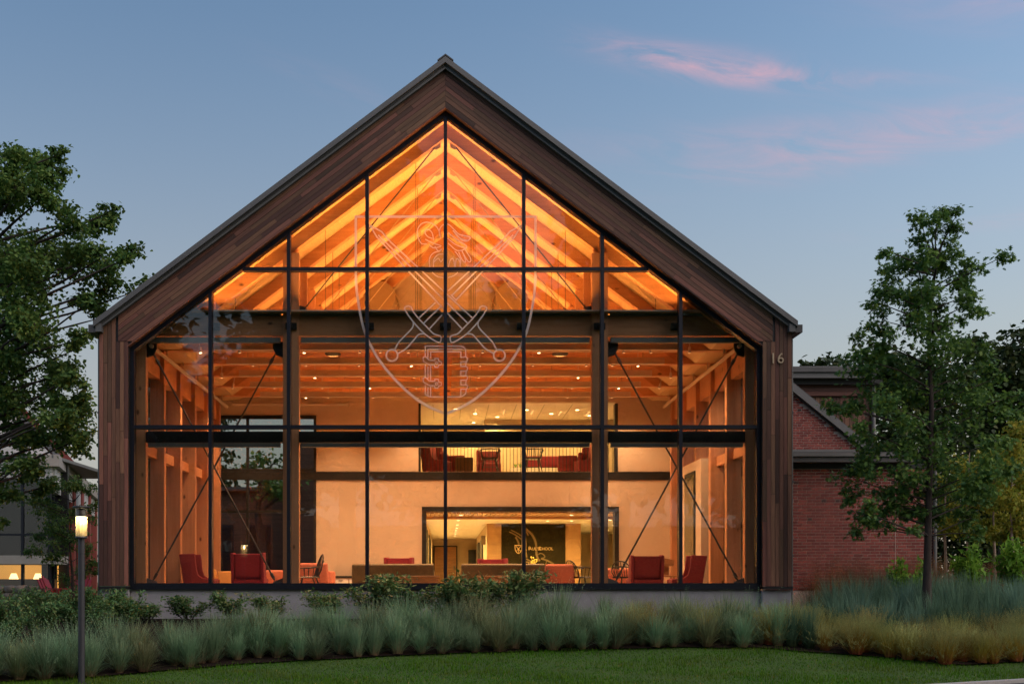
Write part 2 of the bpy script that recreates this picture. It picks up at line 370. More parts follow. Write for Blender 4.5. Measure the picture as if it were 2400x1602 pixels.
# ------------------------------------------------------------------ ground
FZ = -.35                                            # floor of the hall (eye is at 0)
def smooth(a, b, t):
    t = min(1, max(0, (t-a)/(b-a))); return t*t*(3-2*t)
def ground(x, y):
    d = y+CAM_D
    z = -1.5+.72*smooth(16.8, 23.8, d)
    z += .10*smooth(7, 12, x)*smooth(20, 26, d)
    z += -.25*smooth(30, 60, d)
    return z+.025*math.sin(x*.9+1.3)*math.sin(y*.7)
def hit(p, q):                                       # where the sight line of an image point meets the ground
    d = 10.0
    while d < 80:
        if -(q-1362)*d/FPX <= ground(px(p, d), d-CAM_D): break
        d += .02
    return px(p, d), d-CAM_D
edge_px = [(-600,1640),(0,1600),(200,1590),(400,1572),(600,1556),(800,1546),(1000,1535),(1200,1529),(1400,1524),(1600,1519),(1800,1521),(1900,1530),(2057,1540),(2169,1555),(2237,1561),(2400,1553),(2700,1540)]
EDGE = sorted(hit(*e) for e in edge_px)
EX = np.array([e[0] for e in EDGE]); EY = np.array([e[1] for e in EDGE])
def bed_edge(x): return float(np.interp(x, EX, EY))
def sheet(name, xs, rows, mat, off=0.0, kind='structure'):
    nx = len(xs); V = []; F = []
    for r in range(len(rows[0])):
        for i, x in enumerate(xs):
            y = rows[i][r]; V.append((x, y, ground(x, y)+off))
    for r in range(len(rows[0])-1):
        for i in range(nx-1): F.append((r*nx+i, r*nx+i+1, (r+1)*nx+i+1, (r+1)*nx+i))
    o = poly_mesh(name, V, F, mat); o['kind'] = kind
    for p in o.data.polygons: p.use_smooth = True
    return o
gx = sorted(set([-900, -400, -200, -100, -60, -40, -30]+[round(-24+.5*i, 2) for i in range(97)]+[30, 40, 60, 100, 200, 400, 900]))
gy = [-120, -80, -50, -35, -28]+[round(-25+.4*i, 2) for i in range(110)]+[22, 26, 32, 40, 60, 100, 180, 350, 700, 1500]
sheet('ground', gx, [gy]*len(gx), M.lawn)
bxs = [round(-16+.3*i, 2) for i in range(108)]
sheet('planting_bed', bxs, [[bed_edge(x)+.10*math.sin(x*5)*.3+(7.0-bed_edge(x))*t/40 for t in range(41)] for x in bxs], M.mulch, .03)
# kerb and drive in the near right corner
KA, KB = Vector((px(2372, 17.35), 17.35-CAM_D)), Vector((px(2513, 18.0), 18.0-CAM_D))
kd = (KB-KA).normalized(); kn = Vector((kd.y, -kd.x))
rows = []
def strip(name, a, b, z0, z1, mat):
    m = MB(); pts = [KA+kd*t for t in np.arange(-9, 16, 1.0)]; V = []; F = []
    for p in pts:
        q0 = p+kn*a; q1 = p+kn*b; g0 = -1.487
        V += [(q0.x, q0.y, g0+z0), (q0.x, q0.y, g0+z1), (q1.x, q1.y, g0+z1), (q1.x, q1.y, g0+z0)]
    for i in range(len(pts)-1):
        for j in range(3): F.append((4*i+j, 4*i+4+j, 4*i+5+j, 4*i+j+1))
    o = poly_mesh(name, V, F, mat); o['kind'] = 'structure'; return o
strip('kerb', 0, .16, -.1, .055, M.kerb); strip('drive', .17, 4.2, -.1, .012, M.asphalt)

# ------------------------------------------------------------------ the glass hall
hall = empty('gabled_hall', (0, 0, -.8)); tag(hall, 'large gabled glass hall with dark cedar cladding, lit warm inside', 'building')
HZ = Matrix.Translation((0, 0, .8))
_hb = MB.build
def hpart(mb, name, mat, parent=None, **k):          # parts are modelled in place; the empty sits at ground level
    o = mb.build(name, mat, None, **k); o.parent = parent or hall
    if parent is None: o.matrix_parent_inverse = HZ
    return o
SL = .75
# plinth: cast panels with open joints
plinth_x = [-6.40, -4.782, -2.391, 0, 2.391, 4.782, 6.40]
for a, b in zip(plinth_x[:-1], plinth_x[1:]):
    hpart(MB().box(a+.006, b-.006, -.05, .30, -1.6, -.158), 'plinth_panel', M.concrete)
for s in (-1, 1):
    a, b = sorted((s*6.41, s*6.99)); hpart(MB().box(a, b, -.20, .30, -1.6, -.168), 'plinth_panel', M.concrete)
    hpart(MB().box(a-.004, b+.004, -.30, .30, -.160, -.095), 'base_flashing', M.black)
# backing of the gable cladding
clad_y = -.25
bk = MB()
def rake(x, c): return c-SL*abs(x)
for s in (-1, 1):
    bk.prism([(0, 9.585), (s*6.40, 9.585-SL*6.40), (s*6.40, -.09), (s*6.985, -.09), (s*6.985, rake(6.985, 10.36)), (0, 10.36)], -.225, .12)
hpart(bk, 'cladding_backing', M.black)
def board(poly, axis, th):
    cx = sum(p[0] for p in poly)/len(poly); cz = sum(p[1] for p in poly)/len(poly)
    mb = MB().prism([(p[0]-cx, p[1]-cz) for p in poly], -th, .0)
    o = mb.build('cladding_board', M.clad_v if axis else M.clad, None, loc=(cx, clad_y+.025, cz)); o.parent = hall; o.matrix_parent_inverse = HZ; return o
def rboard(s, u0, u1, w0, w1, th):                    # board parallel to the slope, in (u along, w across) of the rake
    ca, sa = .8, .6
    def xy(u, w): return (s*(u*ca-w*sa)if False else s*(u*ca+w*-sa), 10.32-u*sa-w*ca)
    return [xy(u0, w0), xy(u1, w0), xy(u1, w1), xy(u0, w1)]
ROWS, RW = 7, .598/7
for s in (-1, 1):
    for r in range(ROWS):
        w0, w1 = r*RW, (r+1)*RW-.006
        # the row runs from the ridge plumb cut to the upright corner boards
        us = [-.6]; 
        while us[-1] < 9.3: us.append(us[-1]+random.uniform(.9, 3.3))
        for a, b in zip(us[:-1], us[1:]):
            cx0 = (a+b)/2; L2 = (b-a)/2
            P = rboard(s, a+.003, b-.003, w0, w1, .02)
            P = clip(P, -s, 0, -.002)                # keep outside the centre line
            P = clip(P, s, 0, 6.60)
            P = clip(P, 0, -1, -4.845)
            if len(P) < 3: continue
            cx = sum(p[0] for p in P)/len(P); cz = sum(p[1] for p in P)/len(P)
            ang = math.atan2(-s*.6, .8*1)            # local x along the board
            c, n_ = math.cos(-ang), math.sin(-ang)
            loc = [((p[0]-cx)*c-(p[1]-cz)*n_, (p[0]-cx)*n_+(p[1]-cz)*c) for p in P]
            th = .024+random.uniform(-.003, .003)
            o = MB().prism(loc, -th, 0).build('cladding_board', M.clad, None, loc=(cx, clad_y+.025, cz), rot=(0, -ang, 0))
            o.parent = hall; o.matrix_parent_inverse = HZ
    # upright corner boards
    xs = np.linspace(6.40, 6.985, 8)
    for k in range(7):
        x0, x1 = xs[k]+.003, xs[k+1]-.003
        inner = xs[k+1] < 6.66
        zt = 4.835 if inner else rake((x0+x1)/2, 10.34)
        zs = [-.09]
        while zs[-1] < zt-.5: zs.append(min(zt, zs[-1]+random.uniform(.8, 3.0)))
        if zt-zs[-1] > 1e-3: zs[-1] = zt
        for a, b in zip(zs[:-1], zs[1:]):
            P = [(s*x0, a+.004), (s*x1, a+.004), (s*x1, b-.003), (s*x0, b-.003)]
            if not inner: P = clip([(s*x0, a+.004), (s*x1, a+.004), (s*x1, b+.2 if b == zt else b-.003), (s*x0, b+.2 if b == zt else b-.003)], s*SL, 1, 10.325)
            if len(P) > 2: board(P, 1, .024+random.uniform(-.003, .004))
    # side return of the rake over the glass and thin corner trims
    hpart(MB().prism([(0, 9.572), (0, 9.545), (s*6.42, 9.545-SL*6.42), (s*6.42, 9.572-SL*6.42)], -.25, -.09), 'rake_soffit', M.clad)
    hpart(MB().cyl((s*7.02, -.14, -1.2), (s*7.02, -.14, 4.9), .022, n=8), 'corner_conduit', M.fascia)
    for zz in (.5, 2.0, 3.4): hpart(MB().box(*sorted((s*6.99, s*7.05)), -.165, -.115, zz, zz+.04), 'conduit_clip', M.fascia)
# roof: two slopes, ridge cap, front fascia, gutter
def roofslab(s, c1, c0, y0, y1, xe): return MB().prism([(0, c1), (s*xe, c1-SL*xe), (s*xe, c0-SL*xe), (0, c0)], y0, y1)
for s in (-1, 1):
    rf = hpart(roofslab(s, 10.53, 10.36, -.36, 9.6, 7.05), 'roof', M.roof)
    hpart(MB().prism([(0, 10.3), (s*6.62, 5.335), (s*6.62, 5.115), (s*5.846, 5.115), (0, 9.50)], .14, 9.5), 'roof_core', M.deck)
    for k in range(20):                               # standing seams run up the slope
        y = -.2+.5*k
        o = MB().prism([(s*.15, 10.535-SL*.15), (s*.15, 10.575-SL*.15), (s*7.04, 10.575-SL*7.04), (s*7.04, 10.535-SL*7.04)], y, y+.03).build('roof_seam', M.roof); o.parent = rf
    hpart(roofslab(s, 10.515, 10.395, -.42, -.362, 7.06), 'rake_fascia', M.fascia)
    hpart(roofslab(s, 10.39, 10.30, -.34, -.226, 7.0), 'lower_fascia', M.fascia)
    a, b = sorted((s*6.90, s*7.02)); hpart(MB().box(a, b, -.385, -.226, 5.01, 5.17), 'eave_return', M.fascia)
    a, b = sorted((s*7.025, s*7.17)); hpart(MB().box(a, b, -.36, 9.6, 5.0, 5.155), 'gutter', M.roof)
    hpart(roofslab(s, 10.56, 10.532, -.425, 9.6, .16), 'ridge_cap', M.roof)
    hpart(MB().prism([(s*6.64, 4.6), (s*6.98, 4.6), (s*6.98, 5.3), (s*6.64, 5.3)], .14, 9.5), 'eave_beam', M.black)
for X, d in ((px(1905, 24), 0), (px(1495, 24), 0), (px(1878, 24), 0)):
    pass

# glazed front: perimeter frame > mullions, transoms, panes, crest
fm = MB()
for s in (-1, 1):
    a, b = sorted((s*6.325, s*6.395)); fm.box(a, b, -.09, .10, -.03, 4.875)
    fm.prism([(0, 9.67), (s*6.395, 9.67-SL*6.395), (s*6.325, 9.445-SL*6.325), (0, 9.445)], -.085, .11)
fm.box(-6.395, 6.395, -.095, .12, -.145, -.03); fm.box(-6.40, 6.40, -.125, .02, -.158, -.120)
gf = hpart(fm, 'window_frame', M.frame)
def gpart(mb, name, mat):
    o = mb.build(name, mat); o.parent = gf; return o
BAY = 1.594; TZ = (3.143, 6.348)
for k in range(-3, 4):
    x = k*BAY; gpart(MB().box(x-.035, x+.035, -.08, .115, -.03, 9.46-SL*abs(x)), 'mullion', M.frame)
for z in TZ:
    xe = min(6.325, (9.44-z)/SL)
    gpart(MB().box(-xe, xe, -.07, .09, z-.036, z+.036), 'transom', M.frame)
zc = (-.03, TZ[0], TZ[1], 10)
for k in range(-4, 4):
    for r in range(3):
        x0, x1 = k*BAY+.035, (k+1)*BAY-.035
        x0 = max(x0, -6.325); x1 = min(x1, 6.325)
        P = [(x0, zc[r]+(.036 if r else 0)), (x1, zc[r]+(.036 if r else 0)), (x1, zc[r+1]-.036), (x0, zc[r+1]-.036)]
        P = clip(clip(P, SL, 1, 9.44), -SL, 1, 9.44)
        if len(P) < 3: continue
        cx = sum(p[0] for p in P)/len(P); cz = sum(p[1] for p in P)/len(P)
        o = MB().prism([(p[0]-cx, p[1]-cz) for p in P], -.012, .012).build('pane', M.pane, None, loc=(cx, 0, cz)); o.parent = gf
# crest film on the glass: ribbons a few millimetres proud of the panes
def ribbon(mb, pts, w, y0=-.0185, y1=-.0155, close=False):
    P = [Vector(p) for p in pts]; n = len(P); Lf = []; Rt = []
    for i in range(n):
        a = P[(i-1) % n] if (i or close) else P[i]; b = P[(i+1) % n] if (i < n-1 or close) else P[i]
        d1 = (P[i]-a).normalized() if (P[i]-a).length > 1e-6 else (b-P[i]).normalized(); d2 = (b-P[i]).normalized() if (b-P[i]).length > 1e-6 else d1
        t = (d1+d2); t = t.normalized() if t.length > .2 else d1
        nn = Vector((-t.y, t.x)); k = 1/max(.55, abs(t.dot(d1)))
        Lf.append(P[i]+nn*w/2*k); Rt.append(P[i]-nn*w/2*k)
    V = []
    for i in range(n): V += [(Lf[i].x, y0, Lf[i].y), (Rt[i].x, y0, Rt[i].y), (Rt[i].x, y1, Rt[i].y), (Lf[i].x, y1, Lf[i].y)]
    F = []
    for i in range(n if close else n-1):
        a = 4*i; b = 4*((i+1) % n)
        for j in range(4): F.append((a+j, a+(j+1) % 4, b+(j+1) % 4, b+j))
    if not close: F += [(0, 3, 2, 1), (4*n-4, 4*n-3, 4*n-2, 4*n-1)]
    mb.add(V, F)
def cw(p): return (px(800+p[0]/3.2, 23.98)+.004, pz(480+p[1]/3.2, 23.98))
def sm(pts, k=5):                                    # Catmull-Rom smoothing
    P = [np.array(p, float) for p in pts]; P = [2*P[0]-P[1]]+P+[2*P[-1]-P[-2]]; out = []
    for i in range(1, len(P)-2):
        for j in range(k):
            t = j/k; a, b, c, d = P[i-1:i+3]
            out.append(tuple(.5*((2*b)+(-a+c)*t+(2*a-5*b+4*c-d)*t*t+(-a+3*b-3*c+d)*t**3)))
    out.append(tuple(P[-2])); return out
def mir(pts): return [(1562-p[0], p[1]) for p in pts]
def crest(mb, pts, w, close=False, k=0): ribbon(mb, [cw(p) for p in (sm(pts, k) if k else pts)], w, close=close)
mb = MB()
side = sm([(1455, 480), (1452, 600), (1435, 740), (1395, 930), (1340, 1060), (1260, 1190), (1150, 1320), (1020, 1440), (900, 1515), (781, 1566)], 4)
crest(mb, [(1455, 88)]+side+mir(side)[::-1][1:]+[(107, 88)], .050, True); gpart(mb, 'shield_outline', M.vinyl)
T = .028
def guard_and_grip(mb, f):
    crest(mb, f(sm([(1040, 765), (1062, 757), (1088, 770), (1080, 797), (1025, 875), (940, 965), (838, 1030), (815, 1008), (822, 982), (870, 966), (905, 932), (985, 850), (1030, 792)], 3)), T, True)
    crest(mb, f([(1025, 880), (1025, 905), (1045, 938), (1130, 1025), (1163, 1085)]), T, k=3); crest(mb, f([(940, 965), (980, 970), (1010, 1000), (1080, 1078), (1140, 1112)]), T, k=3)
    crest(mb, f([(1184+43*math.cos(t), 1127+43*math.sin(t)) for t in np.linspace(0, 6.283, 25)[:-1]]), T*1.15, True)
idf = lambda p: list(p)
mb = MB(); guard_and_grip(mb, idf)
for l in ([(210, 150), (300, 200), (370, 280), (985, 850)], [(210, 150), (265, 240), (905, 930)], [(275, 225), (945, 885)]): crest(mb, l, T)
gpart(mb, 'sword', M.vinyl)
mb = MB(); guard_and_grip(mb, mir)
for l in ([(1352, 150), (1262, 200), (1192, 280), (800, 643)], [(705, 731), (577, 850)], [(1352, 150), (1297, 240), (855, 716)], [(755, 824), (657, 930)], [(1287, 225), (830, 675)], [(752, 752), (617, 885)], [(820, 672), (858, 712)]): crest(mb, l, T)
gpart(mb, 'sword', M.vinyl)
mb = MB()
for l in ([(628, 1140), (628, 1058), (885, 1058), (915, 1064), (931, 1085), (931, 1138), (895, 1142), (895, 1100), (668, 1100), (668, 1150)], [(648, 1150), (648, 1080), (905, 1080)], [(628, 1195), (628, 1290)], [(648, 1212), (648, 1300)], [(668, 1205), (668, 1312)],
          [(628, 1350), (628, 1420), (660, 1438), (895, 1438), (895, 1380), (935, 1380), (931, 1415), (900, 1437)], [(648, 1365), (648, 1427)], [(668, 1360), (668, 1436)]): crest(mb, l, T*.75)
for yy in (1140, 1210, 1278, 1346):
    crest(mb, [(931, yy-2), (946, yy+10), (942, yy+28), (931, yy+36)], T*.75)
    if yy < 1340: crest(mb, [(895, yy+35), (895, yy+70), (931, yy+70), (935, yy+35)], T*.75, True)
for yy in (0, 155):
    crest(mb, [(x, y+yy) for x, y in [(668, 1165), (700, 1165), (700, 1150), (725, 1150), (729, 1170), (749, 1176), (749, 1196), (729, 1201), (722, 1219), (700, 1216), (697, 1200), (660, 1198), (615, 1172), (611, 1146), (628, 1133), (655, 1162)]], T*.75, True)
    crest(mb, [(713+9*math.cos(t), 1185+yy+9*math.sin(t)) for t in np.linspace(0, 6.283, 9)[:-1]], T*.7, True)
gpart(mb, 'book', M.vinyl)
mb = MB(); T2 = T*.72
for l in ([(640, 292), (598, 288), (572, 235), (572, 180), (602, 140), (650, 130), (700, 152), (730, 192), (742, 250)], [(682, 252), (650, 240), (628, 214), (631, 190), (655, 185), (680, 212), (690, 262)], [(628, 258), (690, 288), (745, 308), (692, 322), (660, 300)],
          [(735, 232), (736, 182), (760, 150), (800, 145), (840, 180), (885, 222), (962, 240), (945, 270), (900, 262), (842, 196)], [(800, 208), (865, 262), (930, 300), (932, 326), (868, 342), (800, 288)], [(795, 250), (860, 300), (930, 322)], [(835, 190), (880, 245), (945, 268)],
          [(878, 352), (905, 412), (932, 426), (905, 345)], [(902, 345), (950, 424), (970, 408), (926, 332)], [(850, 348), (870, 372), (892, 410), (890, 455)], [(662, 470), (660, 402), (690, 360), (740, 345)], [(690, 470), (692, 412), (722, 374), (764, 368)], [(690, 430), (725, 400), (745, 425), (765, 400)],
          [(800, 470), (815, 415), (838, 405), (850, 470)], [(852, 470), (862, 405), (885, 420), (890, 470)], [(680, 505), (718, 536), (764, 545)], [(872, 505), (842, 530), (798, 545)], [(700, 310), (725, 345), (755, 330)]): crest(mb, l, T2, k=4)
gpart(mb, 'pelican', M.vinyl)
# house number on the corner boards
def text_mesh(body, size, depth, name, mat, parent, loc, rot=(R(90), 0, 0), align='CENTER', sx=1):
    c = bpy.data.curves.new('lettering', 'FONT'); c.body = body; c.size = size; c.extrude = depth; c.align_x = align; c.resolution_u = 4
    t = bpy.data.objects.new('lettering', c); COL.objects.link(t); bpy.context.view_layer.update()
    me = bpy.data.meshes.new_from_object(t.evaluated_get(bpy.context.evaluated_depsgraph_get())); bpy.data.objects.remove(t); bpy.data.curves.remove(c)
    me.name = name; me.materials.clear(); me.materials.append(mat)
    o = bpy.data.objects.new(name, me); link(o, parent); o.location = loc; o.rotation_euler = rot; o.scale.x = sx; return o
M.number = plain('pale bronze figures', (.55, .42, .28), .35, .4, .05)
no = text_mesh('16', .30, .012, 'house_number', M.number, None, (px(1820.5, 23.73), -.28, pz(851, 23.73))); no.parent = hall; no.matrix_parent_inverse = HZ
no['label'] = 'pale metal number 16 on the right corner boards'

# timber frame
TY = [.5+BAY*k for k in range(6)]
DK, RB = 9.50, 9.20                                   # deck and rafter underside at the ridge
YB = 9.3                                              # face of the back wall
for k, y in enumerate(TY):
    for s in (-1, 1):
        r = hpart(MB().prism([(0, DK-.003), (s*5.84, DK-.003-SL*5.84), (s*5.47, 5.10), (0, RB)], y-.1, y+.1), 'rafter', M.fir)
        # rod from the tie to a gusset under the ridge
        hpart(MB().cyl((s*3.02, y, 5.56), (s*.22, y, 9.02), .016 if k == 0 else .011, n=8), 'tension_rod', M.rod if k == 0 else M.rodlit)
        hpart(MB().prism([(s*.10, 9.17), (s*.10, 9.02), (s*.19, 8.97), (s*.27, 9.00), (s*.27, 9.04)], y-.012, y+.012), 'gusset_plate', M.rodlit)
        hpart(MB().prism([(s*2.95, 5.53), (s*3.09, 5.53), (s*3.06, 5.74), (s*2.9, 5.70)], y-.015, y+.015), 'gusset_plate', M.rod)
        c0, c1 = sorted((s*6.21, s*6.52)); hpart(MB().box(c0, c1, y-.1, y+.1, FZ, 5.085), 'side_column', M.fir_z)
        p0, p1 = sorted((s*3.06, s*3.36))
        if k == 0: hpart(MB().box(s*3.2-.165, s*3.2+.165, y-.12, y+.1, FZ, rake(3.2, RB)), 'column', M.fir_z)
        else: hpart(MB().box(p0, p1, y-.098, y+.098, 5.52, rake(3.2, RB)+.02), 'queen_post', M.fir_z)
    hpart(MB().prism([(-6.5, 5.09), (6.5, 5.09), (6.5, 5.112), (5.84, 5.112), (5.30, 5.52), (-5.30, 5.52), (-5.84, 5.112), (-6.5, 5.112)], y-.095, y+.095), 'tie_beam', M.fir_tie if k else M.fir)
for i in range(5):                                     # side bays: header, girt, glass between columns
    y0, y1 = TY[i]+.1, TY[i+1]-.1
    for s in (-1, 1):
        a, b = sorted((s*6.30, s*6.50)); hpart(MB().box(a, b, y0, y1, 4.45, 5.08), 'window_header', M.fir_z)
        a, b = sorted((s*6.36, s*6.50)); hpart(MB().box(a, b, y0, y1, 2.70, 2.92), 'girt', M.fir_z)
        a, b = sorted((s*6.535, s*6.555)); hpart(MB().box(a, b, TY[i], TY[i+1]-.01, FZ, 5.08), 'side_pane', M.pane2)
        for zz in (1.2, 2.78, 4.33): hpart(MB().box(*sorted((s*6.56, s*6.62)), TY[i]+.06, TY[i+1]-.06, zz, zz+.06), 'window_bar', M.frame)
for s in (-1, 1):
    a, b = sorted((s*6.44, s*6.62)); hpart(MB().box(a, b, 8.6, 9.5, FZ, 5.10), 'side_wall', M.plaster)
    hpart(MB().cyl((s*6.10, .4, 4.88), (s*6.10, 8.9, 4.88), .045, n=10), 'sprinkler_pipe', M.coral if False else M.plaster)
    for y in TY[1:]: hpart(MB().cyl((s*6.10, y-.3, 4.88), (s*6.10, y-.3, 5.10), .016, n=6), 'pipe_hanger', M.plaster)
    # X bracing in the outer bays
    g = (s*6.13, 4.72); 
    for (xa, za), (xb, zb) in (((s*6.10, 4.78), (s*3.55, .03)), ((s*3.50, 4.80), (s*6.08, .03))):
        hpart(MB().cyl((xa, .5, za), (xb, .5, zb), .019, n=8), 'brace_rod', M.rod)
        for t in (.035, .97): 
            p = Vector((xa, .5, za)).lerp(Vector((xb, .5, zb)), t); q = Vector((xa, .5, za)).lerp(Vector((xb, .5, zb)), t+.022)
            hpart(MB().cyl(p, q, .034, n=8), 'rod_clevis', M.rod)
    for xa, xb, q in ((6.215, 5.93, 0), (3.37, 3.66, 1)):
        hpart(MB().prism([(s*xa, 4.98), (s*(xb*.75+xa*.25), 4.98), (s*(xb*.75+xa*.25), 4.84), (s*(xb*.5+xa*.5), 4.70), (s*xa, 4.66)], .475, .525), 'brace_plate', M.black)
        hpart(MB().prism([(s*xa, -.2), (s*(xb*.75+xa*.25), -.2), (s*(xb*.75+xa*.25), .0), (s*xa, .08)], .485, .515), 'brace_plate', M.fascia)
hpart(MB().cyl((-6.0, 9.12, pz(946, 33.1)), (px(815, 33.1), 9.12, pz(946, 33.1)), .05, n=10), 'sprinkler_pipe', M.plaster)
for X in (-5.9, -4.6, px(815, 33.1)): hpart(MB().cyl((X-.02, 9.12, pz(946, 33.1)), (X+.03, 9.12, pz(946, 33.1)), .075, n=10), 'pipe_coupling', M.plaster)
# dark steel rail across the front with shade cassettes
for x0, x1 in ((-6.2, -3.37), (-3.03, 3.03), (3.37, 6.2)):
    hpart(MB().box(x0, x1, .36, .52, pz(1036.5, 24.4), pz(1011, 24.4)), 'steel_rail', M.black)
    hpart(MB().box(x0+.05, x1-.05, .33, .45, pz(1047, 24.35), pz(1037.5, 24.35)), 'shade_cassette', M.shade)
    hpart(MB().box(x0+.05, x1-.05, .33, .45, pz(802.5, 24.35), pz(790.5, 24.35)), 'shade_cassette', M.shade)
    hpart(MB().cyl((x0+.04, .40, pz(735.5, 24.4)), (x1-.04, .40, pz(735.5, 24.4)), .044, n=12), 'shade_roller', M.shade)
for k in range(-3, 4):
    hpart(MB().box(k*BAY-.115, k*BAY+.115, .30, .42 if abs(k) != 2 else .375, pz(772, 24.35), pz(757, 24.35)), 'mullion_bracket', M.black)
    hpart(MB().box(k*BAY-.03, k*BAY+.03, .112, .31, pz(768, 24.3), pz(761, 24.3)), 'mullion_bracket', M.black)
# floor and back wall
hpart(MB().box(-6.62, 6.62, .13, 33, -.5, FZ), 'hall_floor', M.floor)
OX0, OX1 = px(985, 33.3), px(1443, 33.3)              # lounge opening above
LX0, LX1 = px(989, 33.3), px(1450, 33.3)              # portal below
LZT, UZ0, UZT = pz(1187, 33.3), pz(1104.5, 33.3), 5.07
WL = px(741, 33.3)
wall = MB()
wall.box(WL, LX0, YB+.012, YB+.2, FZ, UZ0); wall.box(LX1, 6.6, YB+.012, YB+.2, FZ, UZ0); wall.box(LX0, LX1, YB+.012, YB+.2, LZT, UZ0)
wall.box(WL, OX0, YB+.012, YB+.2, UZ0, UZT); wall.box(OX1, 6.6, YB+.012, YB+.2, UZ0, UZT)
wall.box(-6.6, WL, YB+.012, YB+.2, pz(972, 33.3), UZT)
wall.prism([(-6.6, UZT), (6.6, UZT), (6.6, 4.7+.4), (0, DK+.15), (-6.6, 5.1)], YB+.012, YB+.2)
bw = hpart(wall, 'back_wall', M.plaster)
def wpart(mb, name, mat):
    o = mb.build(name, mat); o.parent = bw; return o
def panels(x0, x1, z0, z1, step=1.24):
    n = max(1, round((x1-x0)/step)); w = (x1-x0)/n
    for i in range(n): wpart(MB().box(x0+i*w+.004, x0+(i+1)*w-.004, YB, YB+.0115, z0+.004, z1-.004), 'wall_panel', M.plaster)
JZ = pz(1184, 33.3)
panels(WL, LX0, FZ, JZ); panels(LX1, 6.55, FZ, JZ); panels(WL, LX0, JZ, UZ0-.24); panels(LX0, LX1, LZT+.004, UZ0-.24); panels(LX1, 6.55, JZ, UZ0-.24)
panels(WL, OX0, UZ0, UZT); panels(OX1, 6.55, UZ0, UZT)
for a in np.arange(-4.96, 4.9, 1.24):
    P = clip(clip([(a+.004, 5.08), (a+1.236, 5.08), (a+1.236, 9.6), (a+.004, 9.6)], SL, 1, DK-.02), -SL, 1, DK-.02)
    for z0, z1 in ((5.08, 7.9), (7.908, 9.7)):
        Q = clip(clip(P, 0, 1, z1), 0, -1, -z0)
        if len(Q) > 2: wpart(MB().prism(Q, YB, YB+.0115), 'wall_panel', M.plaster)
wpart(MB().box(-6.5, 6.5, YB-.03, YB+.01, UZ0-.235, UZ0-.01), 'balcony_edge_beam', M.black)
M.drum = plain('tan duct cover', (.25, .16, .085), .8, 0, .05)
for s in (-1, 1):                                     # round air outlets high on the gable wall
    c = Vector((s*1.80, YB, 7.74))
    o = wpart(MB().cyl(c+Vector((0, -.03, 0)), c, .62, n=40), 'air_outlet_flange', M.plaster)
    wpart(MB().cyl(c+Vector((0, -1.25, 0)), c+Vector((0, -.031, 0)), .43, .50, n=40), 'air_outlet_drum', M.drum)
# window in the back wall, left
wx0 = -6.45; zh = pz(973, 33.3)
wf = MB().box(wx0, WL-.002, YB-.01, YB+.12, zh-.09, zh).box(WL-.07, WL-.002, YB-.01, YB+.12, FZ, zh-.09).box(wx0, wx0+.06, YB-.01, YB+.12, FZ, zh-.09)
xm = px(580, 33.3); xm2 = px(671, 33.3)
for X in (xm, xm2): wf.box(X-.035, X+.035, YB-.005, YB+.11, FZ, zh-.09)
for p in (1101, 1198): wf.box(wx0+.06, WL-.07, YB, YB+.1, pz(p, 33.3)-.04, pz(p, 33.3)+.04)
bwf = hpart(wf, 'rear_window_frame', M.black)
for a, b in ((wx0+.06, xm-.035), (xm+.035, xm2-.035), (xm2+.035, WL-.07)):
    for z0, z1 in ((FZ, pz(1198, 33.3)-.04), (pz(1198, 33.3)+.04, pz(1101, 33.3)-.04), (pz(1101, 33.3)+.04, zh-.09)):
        o = MB().box(a, b, YB+.04, YB+.06, z0, z1).build('pane', M.pane2); o.parent = bwf
# portal frame and rooms behind
for nm, a in (('portal_frame', (LX0, LX1, YB-.06, YB+.01, LZT-.13, LZT)), ('portal_frame', (LX0, LX0+.12, YB-.06, YB+.3, FZ, LZT-.131)), ('portal_frame', (LX1-.12, LX1, YB-.06, YB+.3, FZ, LZT-.131)), ('portal_frame', (OX1-.02, OX1+.06, YB-.02, YB+.3, UZ0, UZT-.04)), ('portal_frame', (OX0-.05, OX0+.01, YB-.02, YB+.3, UZ0, UZT-.04))):
    wpart(MB().box(*a), nm, M.black)
CZ = 2.02
foyer = MB()
foyer.box(-.62, 8, YB+.2, 33, CZ, CZ+.15)
fo = hpart(foyer, 'foyer_ceiling', M.white)
hpart(MB().box(-.86, -.62, YB+.2, 33, FZ, CZ), 'foyer_wall', M.plaster)
hpart(MB().box(7.9, 8.1, YB+.2, 33, FZ, CZ), 'foyer_wall', M.plaster)
hpart(MB().box(-.8, 1.45, 32, 32.2, FZ, CZ), 'foyer_wall', M.plaster); hpart(MB().box(4.6, 8, 26, 26.2, FZ, CZ), 'foyer_wall', M.plaster)
hpart(MB().box(1.45, 1.62, 17.42, 32, FZ, CZ), 'foyer_wall', M.plaster); hpart(MB().box(4.55, 4.71, 17.42, 26, FZ, CZ), 'foyer_wall', M.plaster)
hpart(MB().box(-.6, 7.9, 11.3, 11.5, 1.87, CZ-.002), 'foyer_bulkhead', M.slat)
for i in range(46):
    x = -.55+.125*i
    if x < 5.0: hpart(MB().box(x, x+.10, YB+.3, 11.29, 1.95, 1.975), 'soffit_slat', M.slat)
hpart(MB().box(1.45, 4.71, 17.0, 17.4, FZ, CZ-.003), 'sign_wall', M.slat)
for a, b in ((1.98, 4.17),): 
    sg = hpart(MB().box(px(1175, 41), px(1325, 41), 16.96, 16.998, .25-.35, pz(1228, 41)), 'sign_panel', plain('dark olive sign panel', (.022, .018, .009), .9, 0, .25, 2, 0, 60, 0, .1))
M.gold = plain('brushed gold lettering', (.85, .62, .30), .3, .6, .05)
M.art = plain('pale line art', (.15, .10, .04), .6, 0, .05)
